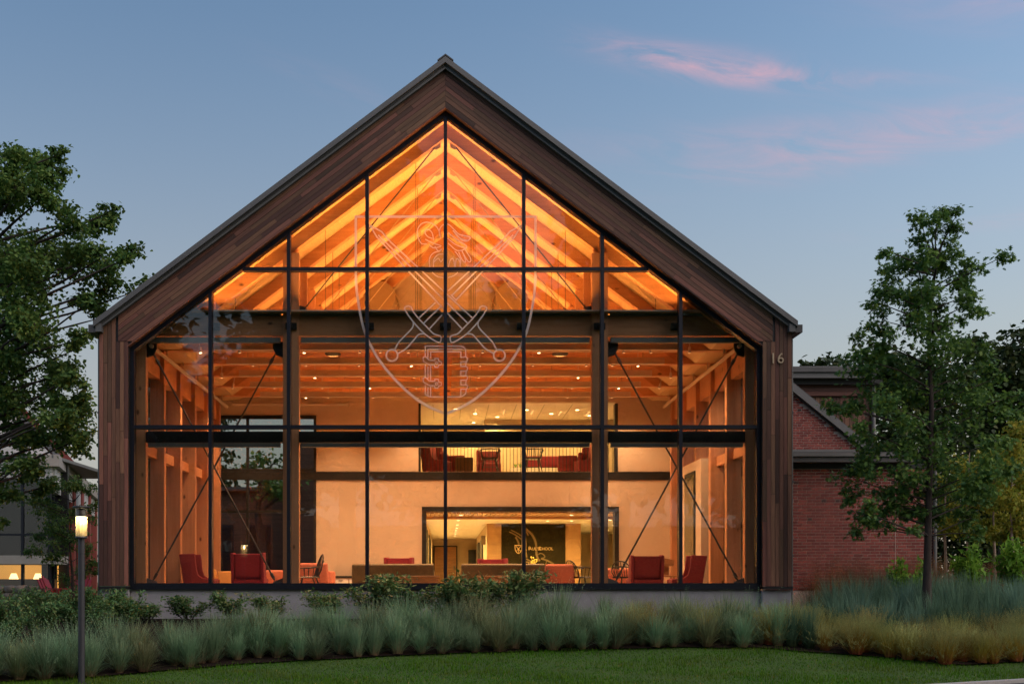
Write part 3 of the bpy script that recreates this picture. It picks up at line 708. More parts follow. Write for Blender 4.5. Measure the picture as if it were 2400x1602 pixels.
def c2(p): return (px(980+p[0]/4.698, 40.95), pz(1180+p[1]/4.698, 40.95))
ar = MB()
for l, w in (([(1003, 306), (1070, 340), (1138, 388)], .045), ([(1020, 285), (1080, 315), (1140, 352)], .04), ([(1072, 364), (1096, 405), (1108, 440), (1106, 466)], .06), ([(1182, 270), (1225, 310), (1262, 352), (1296, 430), (1302, 540), (1318, 600), (1340, 628)], .075), ([(1176, 350), (1186, 420), (1184, 500), (1196, 588)], .05), ([(1322, 560), (1340, 545), (1372, 550), (1396, 584), (1352, 600)], .03), ([(1352, 600), (1420, 622), (1492, 662)], .06), ([(1402, 610), (1412, 640), (1395, 668), (1348, 690)], .025), ([(1190, 605), (1225, 622), (1262, 640)], .04), ([(1180, 640), (1215, 640), (1250, 655)], .04), ([(1190, 300), (1215, 350)], .04)):
    ribbon(ar, [c2(p) for p in sm(l, 4)], w, 16.945, 16.957)
o = ar.build('line_drawing', M.art); o.parent = sg
sh = MB(); ribbon(sh, [c2(p) for p in ((1066, 456), (1140, 456), (1140, 500), (1128, 530), (1104, 546), (1080, 530), (1068, 500))], .02, 16.935, 16.944, True)
for a, b in (((1078, 466), (1128, 520)), ((1130, 466), (1080, 520)), ((1104, 500), (1104, 538))): ribbon(sh, [c2(a), c2(b)], .018, 16.935, 16.944)
o = sh.build('shield_emblem', M.gold); o.parent = sg
for body, x, sz in (('S', 1152, .175), ('T. P', 1196, .175), ('AUL\u2019S', 1278, .14), ('S', 1338, .175), ('CHOOL', 1408, .14)):
    cx, cz = c2((x, 508)); o = text_mesh(body, sz, .01, 'lettering', M.gold, None, (cx, 16.93, cz)); o.parent = sg
# corridor door, glazed screen
dz = pz(1281, 56)
dr = hpart(MB().box(px(1018, 55.9), px(1069, 55.9), 31.9, 31.99, FZ, dz), 'corridor_door', M.oakwood)
for a, b, z0, z1 in ((1016, 1018.4, FZ, dz+.06), (1069, 1072, FZ, dz+.06), (1018.4, 1069, dz, dz+.06)):
    o = MB().box(px(a, 55.9), px(b, 55.9), 31.87, 31.995, z0, z1).build('door_frame', M.black); o.parent = dr
o = MB().box(px(1063, 55.9), px(1066, 55.9), 31.85, 31.9, .55, .75).build('door_handle', M.rod); o.parent = dr
hpart(MB().box(1.40, 1.448, 21, 24, FZ, 1.65), 'corridor_glazing', M.black); hpart(MB().box(1.38, 1.446, 25.5, 28, FZ, 1.65), 'corridor_glazing', M.black)
hpart(MB().box(px(1098, 55), 1.44, 31.5, 31.6, FZ, 1.5), 'corridor_window', M.frame)
hpart(MB().box(1.30, 1.449, 18.4, 19.0, 1.35, 1.65), 'corridor_sign', M.brown)
for y in (12.5, 14.5, 19, 23): hpart(MB().box(-.615, -.58, y, y+1.0, FZ, 1.7), 'side_door', M.black)
# upper lounge
hpart(MB().box(OX0-.1, OX1+1.5, YB+.2, 14.6, UZT, UZT+.12), 'lounge_ceiling', M.white)
hpart(MB().box(OX0-.15, OX1+1.6, YB+.05, 14.8, UZ0-.22, UZ0), 'lounge_floor', M.floor)
hpart(MB().box(OX0-.25, OX0-.06, YB+.2, 14.6, UZ0, UZT), 'lounge_wall', M.plaster); hpart(MB().box(OX1+1.5, OX1+1.7, YB+.2, 14.6, UZ0, UZT), 'lounge_wall', M.plaster)
hpart(MB().box(OX0-.1, 1.8, 14.4, 14.6, UZ0, UZT), 'lounge_wall', M.plaster); hpart(MB().box(1.62, OX1+1.5, 12.9, 13.1, UZ0, UZT), 'lounge_wall', M.plaster)
hpart(MB().box(1.22, 1.62, 12.8, 13.1, UZ0, UZT-.002), 'lounge_column', M.plaster)
for i in range(7): hpart(MB().box(OX0+.8*i+.35, OX0+.8*i+.36, YB+.4, 12.8, UZT-.004, UZT-.001), 'ceiling_joint', M.black)
rl = hpart(MB().box(OX0+.01, OX1-.02, YB+.13, YB+.17, UZ0+1.04, UZ0+1.08), 'guard_rail', M.black)
nb = int((OX1-OX0)/.1)
b0 = None
for i in range(nb):
    x = OX0+.05+.1*i
    if b0 is None: b0 = MB().box(-.008, .008, -.008, .008, 0, 1.04).build('baluster', M.black)
    o = b0 if i == 0 else inst(b0); o.parent = rl; o.location = (x, YB+.15, UZ0+.002)
# white chimney breast with a tall framed screen on the right
hpart(MB().box(6.08, 6.43, 4.0+.02, 6.35, FZ, 2.93), 'wall_pier', M.plaster)
ws = hpart(MB().box(6.045, 6.078, 4.62, 5.80, .40, 2.69), 'wall_screen_frame', M.black)
o = MB().box(6.036, 6.044, 4.68, 5.74, .47, 2.62).build('screen', plain('dim green glass screen', (.12, .11, .045), .15, 0, .2, 1.2)); o.parent = ws
hpart(MB().box(6.02, 6.075, 4.1, 6.3, .05, .10), 'mantel_shelf', M.white)
# low cabinets along the back wall
cb = hpart(MB().box(-3.2, -1.2, 8.85, YB-.005, FZ, .10), 'wall_cabinet', M.plaster)
o = MB().box(-3.24, -1.16, 8.80, YB-.004, .102, .16).build('worktop', M.black); o.parent = cb
for i in range(4):
    o = MB().box(-3.18+.5*i, -2.72+.5*i, 8.83, 8.849, FZ+.08, .07).build('cabinet_door', M.white); o.parent = cb
    o = MB().box(-2.98+.5*i, -2.86+.5*i, 8.81, 8.829, .02, .04).build('handle', M.rod); o.parent = cb

# ------------------------------------------------------------------ lamps inside
M.bulb = emit('lit warm lamp', (1, .72, .36), 14)
M.bulb_dim = emit('dim warm lamp', (1, .62, .28), .9)
M.track = plain('pale metal lamp body', (.55, .47, .38), .5, .2, .05)
def lamp(kind, name, loc, power, rot=None, parent=None, color=WARM, **k):
    l = bpy.data.lights.new(name, kind); l.energy = power; l.color = color
    for a, v in k.items(): setattr(l, a, v)
    o = bpy.data.objects.new(name, l); link(o, parent); o.location = loc
    if rot is not None: o.rotation_euler = rot
    return o
UP_W, SPOT_W = 60, 70
ROWN = ['first', 'second', 'third', 'fourth', 'fifth']
for k in range(5):
    y = .95+BAY*k
    for s in (-1, 1):
        x0, x1 = (s*.15, s*4.93); x0, x1 = min(x0, x1), max(x0, x1)
        t = empty('pendant_bar', ((x0+x1)/2, y, 4.90))
        tag(t, f'long pale pendant light bar, {"left" if s < 0 else "right"} half, {ROWN[k]} row back from the glass', 'pendant light', 'pendant light bars between the tie beams')
        h = (x1-x0)/2
        MB().box(-h, h, -.05, .05, 0, .14).build('bar', M.track, t)
        for q in (-.8, 0, .8):
            xx = q*h; top = DK-SL*abs((x0+x1)/2+xx)-4.92
            MB().cyl((xx, 0, .14), (xx, 0, top), .006, n=5).build('cable', M.rod, t)
        for a, b in ((.15, 1.75), (1.75, 3.35), (3.35, 4.9)):
            xm_ = s*(a+b)/2; lamp('AREA', 'uplight', (xm_-(x0+x1)/2, 0, .16), UP_W*(.50 if k == 0 else 1.15)*(4.5-.75*(a+b)/2)/7.5, (R(180), 0, 0), t, shape='RECTANGLE', size=b-a-.05, size_y=.08, spread=R(110))
# slim uplights on top of the front tie, behind the shade rollers
for s in (-1, 1):
    u = hpart(MB().box(*sorted((s*.1, s*5.3)), .16, .39, 5.54, 5.57), 'uplight_strip', M.track)
    for a, b in ((.15, 1.0), (1.0, 1.95), (1.95, 2.9), (3.45, 4.2), (4.2, 4.9)):
        l = lamp('AREA', 'uplight', (s*(a+b)/2, .20, 5.60), 8*(b-a)*(4.0-.75*(a+b)/2), Vector((0, .16, 1)).to_track_quat('-Z', 'Y').to_euler(), None, shape='RECTANGLE', size=b-a-.03, size_y=.06, spread=R(90)); l.parent = u
# spot heads hung in front of the ties
heads = {1: [470, 562, 713, 843, 891, 957, 1131, 1263, 1462, 1526, 1616], 2: [490, 593, 717, 841, 964, 1125, 1249, 1374, 1435, 1495, 1598], 3: [520, 738, 852, 970, 1122, 1239, 1355, 1471, 1572], 4: [545, 643, 755, 867, 975, 1117, 1230, 1340, 1450, 1545], 5: [717, 769, 875, 980, 1119, 1226, 1330, 1434]}
dirw = ['far left', 'left', 'inner left', 'near left', 'centre left', 'centre right', 'inner right', 'right', 'far right']
spot0 = None
for k, row in heads.items():
    y = TY[k]-.16; d = y+CAM_D
    for i, p in enumerate(row):
        x = px(p, d); t = empty('track_spotlight', (x, y, 5.03))
        tag(t, f'small pale spotlight head under tie beam {ROWN[k-1]} behind the front, {ROWN[i] if i < 5 else ["sixth","seventh","eighth","ninth","tenth","eleventh"][i-5]} from the left', 'spotlight', 'spotlight heads under the tie beams')
        if spot0 is None:
            a = MB().cyl((0, 0, 0), (0, 0, .13), .032, n=12).build('lamp_body', M.track, t); b = MB().cyl((0, 0, .13), (0, 0, .30), .009, n=6).build('stem', M.track, t)
            c = MB().cyl((0, 0, -.003), (0, 0, .0), .027, n=12).build('lens', M.bulb, t); c2_ = c.data.copy(); c2_.materials.clear(); c2_.materials.append(M.bulb_dim); spot0 = (a, b, c)
        else:
            for o in spot0: q = inst(o, parent=t)
            if (i*2+k) % 5 > 0: q.data = c2_
        tilt = random.uniform(-.25, .25) if random.random() < .35 else 0
        t.rotation_euler = (0, tilt, 0)
        if i % 2 == k % 2: lamp('SPOT', 'beam', (0, 0, -.16), SPOT_W*3.6, (random.uniform(-.25, .35), random.uniform(-.3, .3), 0), t, color=(1, .56, .28), spot_size=R(110), spot_blend=.8, shadow_soft_size=.03)
# extra bright heads towards the back wall washers
for X in (-3.0, -1.0, 1.2, 3.2, 5.2):
    t = empty('wall_washer', (X, 8.0, 5.02)); tag(t, f'small wall washer lamp before the back wall, {["first","second","third","fourth","fifth"][[-3.0, -1.0, 1.2, 3.2, 5.2].index(X)]} from the left', 'spotlight', 'wall washers before the back wall')
    MB().cyl((0, 0, 0), (0, 0, .12), .03, n=10).build('lamp_body', M.track, t); MB().cyl((0, 0, .12), (0, 0, .55), .008, n=6).build('stem', M.track, t)
    lamp('SPOT', 'beam', (0, 0, -.16), 12, Vector((0, .45, -1)).to_track_quat('-Z', 'Y').to_euler(), t, spot_size=R(120), spot_blend=.9, shadow_soft_size=.04)
# ceiling speakers between ties
for i, (p, q, y) in enumerate(((780, 832, 2.4), (1313, 832, 2.4), (817, 907, 6.9), (1278, 907, 6.9))):
    d = y+CAM_D; t = MB().lathe([(0, 0), (.16, 0), (.18, .02), (.18, .06), (0, .06)], 24).build('ceiling_speaker', M.rod, None, loc=(px(p, d), y, pz(q, d)))
    MB().cyl((0, 0, .06), (0, 0, .5), .008, n=6).build('stem', M.track, t)
    tag(t, f'round pale ceiling speaker, {"front" if i < 2 else "rear"} {"left" if i % 2 == 0 else "right"} of the hall', 'speaker', 'round ceiling speakers')
# foyer downlights
dl = None
def downlight(x, y, z, power, on=True, r=.055, size=R(165), parent=None):
    global dl
    t = empty('downlight', (x, y, z)); t.parent = hall; t.matrix_parent_inverse = HZ
    if dl is None: dl = (MB().cyl((0, 0, -.004), (0, 0, -.001), r, n=14).build('lens', M.bulb, t), MB().lathe([(r, -.006), (r+.02, -.006), (r+.02, -.001)], 14).build('trim', M.white, t))
    else:
        for o in dl: inst(o, parent=t)
    if power: lamp('SPOT', 'beam', (0, 0, -.03), power, None, t, color=(1, .64, .20), spot_size=size, spot_blend=.7, shadow_soft_size=.05)
LOW = 240
for i, y in enumerate((12.6, 14.8, 18, 20.5, 22.5, 24.5, 26.5, 28.5)): downlight(.42, y, CZ, LOW*1.2)
for x, y in ((1.9, 14.2), (2.6, 15.2), (3.4, 15.2), (4.2, 15.2), (5.4, 14.6), (3.4, 13.0), (6.0, 18), (6.3, 22)): downlight(x, y, CZ, LOW*(.45 if 2 < x < 5 else 1))
for x, y in ((.45, 10.6), (3.7, 10.6)): downlight(x, y, 1.95, LOW*.5)
for i, (x, y) in enumerate(((.3, 10.6), (.9, 11.6), (1.6, 12.3), (2.4, 10.8), (3.2, 11.6), (3.9, 10.8), (4.4, 12.0), (.0, 13.2), (.9, 13.6))): downlight(x, y, UZT, 130 if i % 2 == 0 or i > 6 else 60)
for i in range(5):                                     # slim linear lights in the lounge ceiling
    x = .9+.85*i
    t = MB().box(-.012, .012, 0, .9, -.004, -.001).build('linear_light', M.bulb_dim, None, loc=(x, 10.6+.15*i, UZT)); t.parent = hall; t.matrix_parent_inverse = HZ
# globe chandelier in the lounge
t = empty('globe_chandelier', (px(1037, 36.5), 12.5, pz(975, 36.5))); tag(t, 'small chandelier of bright globes in the upper lounge', 'chandelier')
MB().cyl((0, 0, 0), (0, 0, .9), .008, n=6).build('stem', M.black, t)
for i in range(7): MB().lathe([(0, -.035), (.025, -.025), (.035, 0), (.025, .025), (0, .035)], 10, (.10*math.sin(i*2.4), .10*math.cos(i*2.4), .04+.08*i)).build('globe', M.bulb, t)

# ------------------------------------------------------------------ furniture
def high_chair(mat, label, loc, rz, h=1.02, w=.74, group=None, cat='armchair'):
    t = empty('high_back_chair', loc, rz); tag(t, label, cat, group)
    # front is local -y; tall flaring back, low seat box; both cheeks share an L profile
    prof = [(-.40, .10), (-.42, .40), (-.16, .43), (-.06, .50), (-.02, .62), (.02, h), (.38, h-.015), (.24, .10)]
    for s in (-1, 1):
        mb = MB(); x0, x1 = sorted((s*w/2, s*(w/2-.07))); n = len(prof)
        V = [(x0, a, z) for a, z in prof]+[(x1, a, z) for a, z in prof]
        mb.add(V, [tuple(range(n)), tuple(range(2*n-1, n-1, -1))]+[(i, i+n, (i+1) % n+n, (i+1) % n) for i in range(n)]); mb.build('side_panel', mat, t, bevel=.018, seg=2)
    b = MB(); q = w/2-.075
    b.add([(-q, .10, .40), (q, .10, .40), (q, .22, .40), (-q, .22, .40), (-q, .22, h-.03), (q, .22, h-.03), (q, .37, h-.03), (-q, .37, h-.03)], [(0, 3, 2, 1), (4, 5, 6, 7), (0, 1, 5, 4), (1, 2, 6, 5), (2, 3, 7, 6), (3, 0, 4, 7)])
    b.build('backrest', mat, t, bevel=.03, seg=3)
    MB().add([(-q, .215, .10), (q, .215, .10), (q, .235, .10), (-q, .235, .10), (-q, .235, .40), (q, .235, .40), (q, .30, .40), (-q, .30, .40)], [(0, 3, 2, 1), (4, 5, 6, 7), (0, 1, 5, 4), (1, 2, 6, 5), (2, 3, 7, 6), (3, 0, 4, 7)]).build('back_panel', mat, t)
    rbox('seat', mat, t, -q, q, -.40, .12, .12, .42, .04)
    for sx in (-1, 1):
        for yy in (-.34, .20): MB().cyl((sx*.29, yy, 0), (sx*.29, yy, .11), .018, .026, 8).build('leg', M.darkwood, t)
    return t
def armchair(mat, label, loc, rz, h=.80, w=.78, group=None):
    t = empty('armchair', loc, rz); tag(t, label, 'armchair', group)
    rbox('seat', mat, t, -w/2+.11, w/2-.11, -.38, .22, .14, .42, .06)
    b = MB(); q = w/2-.02
    b.add([(-q, .16, .14), (q, .16, .14), (q, .30, .14), (-q, .30, .14), (-q*.93, .24, h), (q*.93, .24, h), (q*.93, .42, h-.02), (-q*.93, .42, h-.02)], [(0, 3, 2, 1), (4, 5, 6, 7), (0, 1, 5, 4), (1, 2, 6, 5), (2, 3, 7, 6), (3, 0, 4, 7)])
    b.build('backrest', mat, t, bevel=.06, seg=3)
    for s in (-1, 1):
        a, c = sorted((s*(w/2-.10), s*w/2)); rbox('arm', mat, t, a, c, -.36, .20, .14, .60, .045)
        for yy in (-.30, .22): MB().cyl((s*(w/2-.08), yy, 0), (s*(w/2-.08), yy, .15), .016, .024, 8).build('leg', M.oakwood, t)
    return t
def sofa(mat, label, loc, rz, w=1.86):
    t = empty('sofa', loc, rz); tag(t, label, 'sofa', 'sofas with their backs to the glass')
    b = MB(); q = w/2
    b.add([(-q, .22, .14), (q, .22, .14), (q, .38, .14), (-q, .38, .14), (-q*.99, .26, .76), (q*.99, .26, .76), (q*.99, .44, .74), (-q*.99, .44, .74)], [(0, 3, 2, 1), (4, 5, 6, 7), (0, 1, 5, 4), (1, 2, 6, 5), (2, 3, 7, 6), (3, 0, 4, 7)])
    b.build('backrest', mat, t, bevel=.05, seg=4)
    rbox('seat', mat, t, -q+.14, q-.14, -.46, .22, .14, .44, .05)
    for s in (-1, 1):
        a, c = sorted((s*(q-.13), s*q)); rbox('arm', mat, t, a, c, -.46, .22, .14, .62, .04)
        for yy in (-.38, .30): MB().cyl((s*(q-.1), yy, 0), (s*(q-.1), yy, .15), .02, n=8).build('leg', M.darkwood, t)
    return t
def windsor(label, loc, rz, h=1.0, hoop=True, group='dark spindle-back wooden chairs'):
    t = empty('spindle_back_chair', loc, rz); tag(t, label, 'wooden chair', group)
    MB().prism([(-.23, .43), (.23, .43), (.25, .455), (.22, .47), (-.22, .47), (-.25, .455)], -.24, .22).build('seat', M.darkwood, t)
    for sx in (-1, 1):
        for y0, y1 in ((-.17, -.27), (.15, .27)):
            MB().tube([(sx*.16, y0, .44), (sx*.19, (y0+y1)/2, .28), (sx*.20, (y0+y1)/2, .24), (sx*.25, y1, 0)], [.018, .022, .015, .013], 8).build('leg', M.darkwood, t)
    MB().cyl((-.2, -.2, .2), (-.2, .2, .2), .012, n=6).build('stretcher', M.darkwood, t); MB().cyl((.2, -.2, .2), (.2, .2, .2), .012, n=6).build('stretcher', M.darkwood, t); MB().cyl((-.2, 0, .2), (.2, 0, .2), .012, n=6).build('stretcher', M.darkwood, t)
    for i in range(7):
        u = (i-3)/3; top = h-.10*u*u*1.2
        MB().cyl((u*.17, .19, .46), (u*.21, .33, top-.02), .009, n=6).build('spindle', M.darkwood, t)
    pts = [(-.20, .19, .46)]+[(.26*math.cos(a), .19+.16*min(1, .25+.75*math.sin(a)), .46+(h-.46)*math.sin(a)**.75) for a in np.linspace(math.pi*.93, math.pi*.07, 13)]+[(.20, .19, .46)]
    MB().tube(pts, .015, 7).build('back_hoop', M.darkwood, t)
    ap = [(-.24, -.20, .66), (-.30, .0, .67), (-.24, .22, .69), (0, .29, .70), (.24, .22, .69), (.30, 0, .67), (.24, -.20, .66)]
    MB().tube(sm(ap, 3), .016, 7).build('arm_rail', M.darkwood, t)
    for s in (-1, 1):
        for yy in (-.15, -.04, .07): MB().cyl((s*.22, yy*.9, .46), (s*.265, yy, .66), .009, n=6).build('spindle', M.darkwood, t)
    return t
F = FZ
def at(p, d): return (px(p, d), d-CAM_D, F)
high_chair(M.red, 'dark red high-backed chair seen from the side, facing right, near the left side columns', at(466, 27.2), R(90), .99)
high_chair(M.red2, 'red high-backed chair with its back to the glass, left bay', at(585, 26.6), R(180), 1.0)
armchair(M.amber, 'amber armchair behind the left red high-backed chair', at(530, 28.6), R(100), .66, .72)
armchair(M.coral, 'small coral armchair between amber chair and left column', at(632, 29.2), R(200), .64, .7)
armchair(M.coral, 'coral armchair just right of the left inner column', at(741, 28.4), R(172), .80, .80)
windsor('dark spindle-back chair in front of the coral armchair right of the left column', at(722, 27.4), R(-70), .98)
sofa(M.olive, 'olive brown sofa, left of the centre mullion', at(922.5, 27.0), R(180), 1.87)
sofa(M.olive, 'olive brown sofa, right of the centre mullion', at(1177.5, 27.0), R(180), 1.91)
def bench(label, p0, p1, d):
    t = empty('low_bench', at((p0+p1)/2, d)); tag(t, label, 'bench', 'low wooden benches behind the sofas'); h = px(p1, d)/2-px(p0, d)/2
    rbox('top', M.oakwood, t, -h, h, -.16, .16, .44, .48, .008, 1); MB().box(-h+.06, h-.06, -.12, .12, .12, .438).build('apron', M.oakwood, t)
    for sx in (-1, 1): MB().box(*sorted((sx*(h-.02), sx*(h-.055))), -.13, .13, 0, .44).build('leg', M.oakwood, t)
bench('low wooden bench behind the left olive sofa', 882, 1030, 25.9); bench('low wooden bench behind the right olive sofa', 1117, 1265, 25.9)
high_chair(M.red2, 'crimson high-backed chair above the left olive sofa, further into the hall', at(939, 30.5), R(170), .98, .74)
high_chair(M.red2, 'crimson high-backed chair above the right olive sofa, further into the hall', at(1160, 31.0), R(160), .96, .74)
armchair(M.coral, 'coral armchair between right olive sofa and right inner column', at(1309, 27.6), R(178), .76, .74)
windsor('dark spindle-back chair beside the coral armchair, left of the right inner column', at(1364, 27.4), R(115), .84)
armchair(M.coral, 'low coral armchair just right of the right inner column', at(1438, 29.0), R(185), .68, .8)
windsor('dark hoop-back chair left of the right dark red chair', at(1466, 28.0), R(150), .83)
high_chair(M.red, 'dark red high-backed chair with its back to the glass, right bay', at(1512, 26.6), R(180), .95)
high_chair(M.red, 'dark red high-backed chair seen from the side, facing left, by the right white pier', at(1612, 27.0), R(-92), .95)
t = empty('side_table', at(1556, 28.2)); tag(t, 'small wooden side table right of the right bay red chair', 'side table')
rbox('top', M.oakwood, t, -.26, .26, -.26, .26, .46, .50, .01, 1)
for sx in (-1, 1):
    for sy in (-1, 1): MB().box(sx*.2-.02, sx*.2+.02, sy*.2-.02, sy*.2+.02, 0, .46).build('leg', M.oakwood, t)
t = empty('table_lectern', (px(1556, 28.2), 28.2-CAM_D, F+.50)); tag(t, 'wooden slanted book stand on the side table', 'book stand')
MB().box(-.1, .1, -.1, .1, 0, .22).build('post', M.oakwood, t); MB().prism([(-.2, .22), (.2, .22), (.22, .36), (-.16, .44)], -.16, .16).build('slope', M.oakwood, t)
# console table with a flower vase before the sign wall
t = empty('console_table', (px(1205, 40), 16, F)); tag(t, 'dark narrow console table before the sign wall', 'console table')
MB().box(-.75, .75, -.2, .2, .66, .70).build('top', M.darkwood, t)
for sx in (-.7, .7): MB().box(sx-.03, sx+.03, -.18, .18, 0, .66).build('leg', M.darkwood, t)
t = empty('flower_vase', (px(1249, 40), 16, F+.70)); tag(t, 'glass vase of yellow and pink flowers on the console table', 'vase')
MB().lathe([(.05, 0), (.07, .02), (.075, .16), (.07, .2)], 14).build('vase', M.gold, t)
fl = MB()
for i in range(16):
    a = random.uniform(0, 6.28); r = random.uniform(.02, .16); z = random.uniform(.2, .5); fl.tube([(0, 0, .1), (r*.5*math.cos(a), r*.5*math.sin(a), z*.7), (r*math.cos(a), r*math.sin(a), z)], .006, 4)
    fl.lathe([(0, -.03), (.03, 0), (.02, .03), (0, .035)], 6, (r*math.cos(a), r*math.sin(a), z))
fl.build('flowers', plain('yellow flowers', (.6, .45, .12), .8, 0, .4, 20), t)
# upper lounge furniture
UF = UZ0+.001
def ua(p, d): return (px(p, d), d-CAM_D, UF)
high_chair(M.red, 'dark red wing chair at the left end of the balcony lounge', ua(1023, 34.6), R(62), 1.02, .8)
armchair(M.red, 'dark red armchair of the balcony lounge right behind the left wing chair', ua(1066, 35.0), R(80), .72, .8)
t = empty('ottoman', ua(1088, 34.2)); tag(t, 'brown box ottoman in the balcony lounge', 'ottoman'); rbox('cushion', M.brown, t, -.26, .26, -.25, .25, .08, .48, .05)
for sx in (-.2, .2):
    for sy in (-.18, .18): MB().cyl((sx, sy, 0), (sx, sy, .09), .02, n=8).build('foot', M.darkwood, t)
high_chair(M.red, 'dark red chair facing away behind the left balcony spindle chair', ua(1145, 35.4), R(0), .86, .72)
windsor('dark spindle-back chair at the left of the balcony railing', ua(1148, 34.1), R(180), 1.02)
windsor('dark spindle-back chair at the right of the balcony railing', ua(1249, 34.1), R(182), 1.02)
high_chair(M.red, 'dark red wing chair at the right end of the balcony lounge', ua(1375, 34.7), R(-75), .98, .8)
armchair(M.red, 'dark red armchair of the balcony lounge beside the right wing chair', ua(1338, 35.0), R(-100), .70, .8)
t = empty('planter_box', ua(1262, 35.9)); tag(t, 'low pale planter bench with red cushions in the balcony lounge', 'planter')
MB().box(-.85, .85, -.22, .22, 0, .34).build('base', M.white, t); rbox('cushion', M.red2, t, -.45, .80, -.2, .2, .36, .70, .05)
for x in (-.7, -.55, .1): 
    g = MB()
    for i in range(8):
        a = i*.8; g.tube([(x, 0, .34), (x+.04*math.cos(a), .04*math.sin(a), .45), (x+.09*math.cos(a), .09*math.sin(a), .47+.02*(i % 3))], [.006, .01, .003], 4)
    g.build('small_plant', M.limeleaf, t)

# ------------------------------------------------------------------ plants: shared builders
def leaf_object(name, tmpl, face, pos, nrm_up, size, mat, parent, droop=.3, seed=0, loc=None):
    """many flat leaves as one mesh: tmpl (k,3) outline, pos (n,3)"""
    g = np.random.default_rng(seed); n = len(pos); k = len(tmpl)
    yaw = g.uniform(0, 2*np.pi, n); pit = g.normal(droop, .55, n); rol = g.normal(0, .6, n)
    cy_, sy_ = np.cos(yaw), np.sin(yaw); cp, sp = np.cos(pit), np.sin(pit); cr, sr = np.cos(rol), np.sin(rol)
    Rz = np.zeros((n, 3, 3)); Rz[:, 0, 0] = cy_; Rz[:, 0, 1] = -sy_; Rz[:, 1, 0] = sy_; Rz[:, 1, 1] = cy_; Rz[:, 2, 2] = 1
    Ry = np.zeros((n, 3, 3)); Ry[:, 0, 0] = cp; Ry[:, 0, 2] = sp; Ry[:, 1, 1] = 1; Ry[:, 2, 0] = -sp; Ry[:, 2, 2] = cp
    Rx = np.zeros((n, 3, 3)); Rx[:, 0, 0] = 1; Rx[:, 1, 1] = cr; Rx[:, 1, 2] = -sr; Rx[:, 2, 1] = sr; Rx[:, 2, 2] = cr
    Mx = Rz @ Ry @ Rx
    s = size*g.uniform(.65, 1.3, n)
    V = np.einsum('nij,kj->nki', Mx, np.array(tmpl))*s[:, None, None]+np.asarray(pos)[:, None, :]
    me = bpy.data.meshes.new(name); nf = len(face)
    me.vertices.add(n*k); me.vertices.foreach_set('co', V.reshape(-1))
    fl = [len(f) for f in face]; tot = sum(fl)
    me.loops.add(n*tot); me.polygons.add(n*nf)
    idx = np.concatenate([np.array(f) for f in face]); li = (idx[None, :]+(np.arange(n)*k)[:, None]).reshape(-1)
    me.loops.foreach_set('vertex_index', li.astype(np.int32))
    st = np.concatenate([[0], np.cumsum(fl)[:-1]]); ls = (st[None, :]+(np.arange(n)*tot)[:, None]).reshape(-1)
    me.polygons.foreach_set('loop_start', ls.astype(np.int32)); me.polygons.foreach_set('loop_total', np.tile(fl, n).astype(np.int32))
    me.update(calc_edges=True); me.materials.append(mat)
    o = bpy.data.objects.new(name, me); link(o, parent)
    if loc is not None: o.location = loc
    return o
OAK = ([(0, 0, 0), (.18, .05, .01), (.26, .26, .05), (.38, .10, .02), (.52, .38, .08), (.60, .10, .02), (.82, .28, .06), (.80, .06, .02), (1, 0, -.03), (.80, -.06, .02), (.82, -.28, .06), (.60, -.10, .02), (.52, -.38, .08), (.38, -.10, .02), (.26, -.26, .05), (.18, -.05, .01)], [tuple(range(16))])
OVAL = ([(0, 0, 0), (.35, .22, .06), (1, 0, -.05), (.35, -.22, .06)], [(0, 1, 2), (0, 2, 3)])
WIDE = ([(0, 0, 0), (.25, .36, .07), (.65, .30, .05), (1, 0, -.08), (.65, -.30, .05), (.25, -.36, .07)], [(0, 1, 2, 3), (0, 3, 4, 5)])
def sprays(clusters, per, g, sub=9, spread=.30, flat=.75, pw=1.6):
    """leaf points gathered in small clumps inside each cluster (x,y,z,r); also returns the clump centres"""
    P = []; C = []
    for (x, y, z, r) in clusters:
        m = max(4, int(sub*(r/.8)**1.6))
        u = g.normal(size=(m, 3)); u /= np.linalg.norm(u, axis=1)[:, None]; rad = r*g.uniform(.25, 1, m)**.6
        cc = np.array([x, y, z])+u*rad[:, None]*np.array([1, 1, flat]); C.append((np.array([x, y, z]), cc))
        n = int(per*r**pw*.75)
        w = g.integers(0, m, n)
        P.append(cc[w]+g.normal(size=(n, 3))*np.array([1, 1, .7])*(r*spread*g.uniform(.5, 1, (n, 1))))
    return np.concatenate(P), C
def limbs(mb, start, ends, r0, g, n=6, bend=.15):
    for e in ends:
        a = Vector(start); b = Vector(e); L_ = (b-a).length
        mid = a.lerp(b, .5)+Vector((g.normal(0, .05)*L_, g.normal(0, .05)*L_, bend*L_*g.uniform(-.3, .7)))
        mb.tube([a, a.lerp(mid, .55), mid, mid.lerp(b, .6), b], [r0, r0*.8, r0*.6, r0*.4, r0*.18], n)
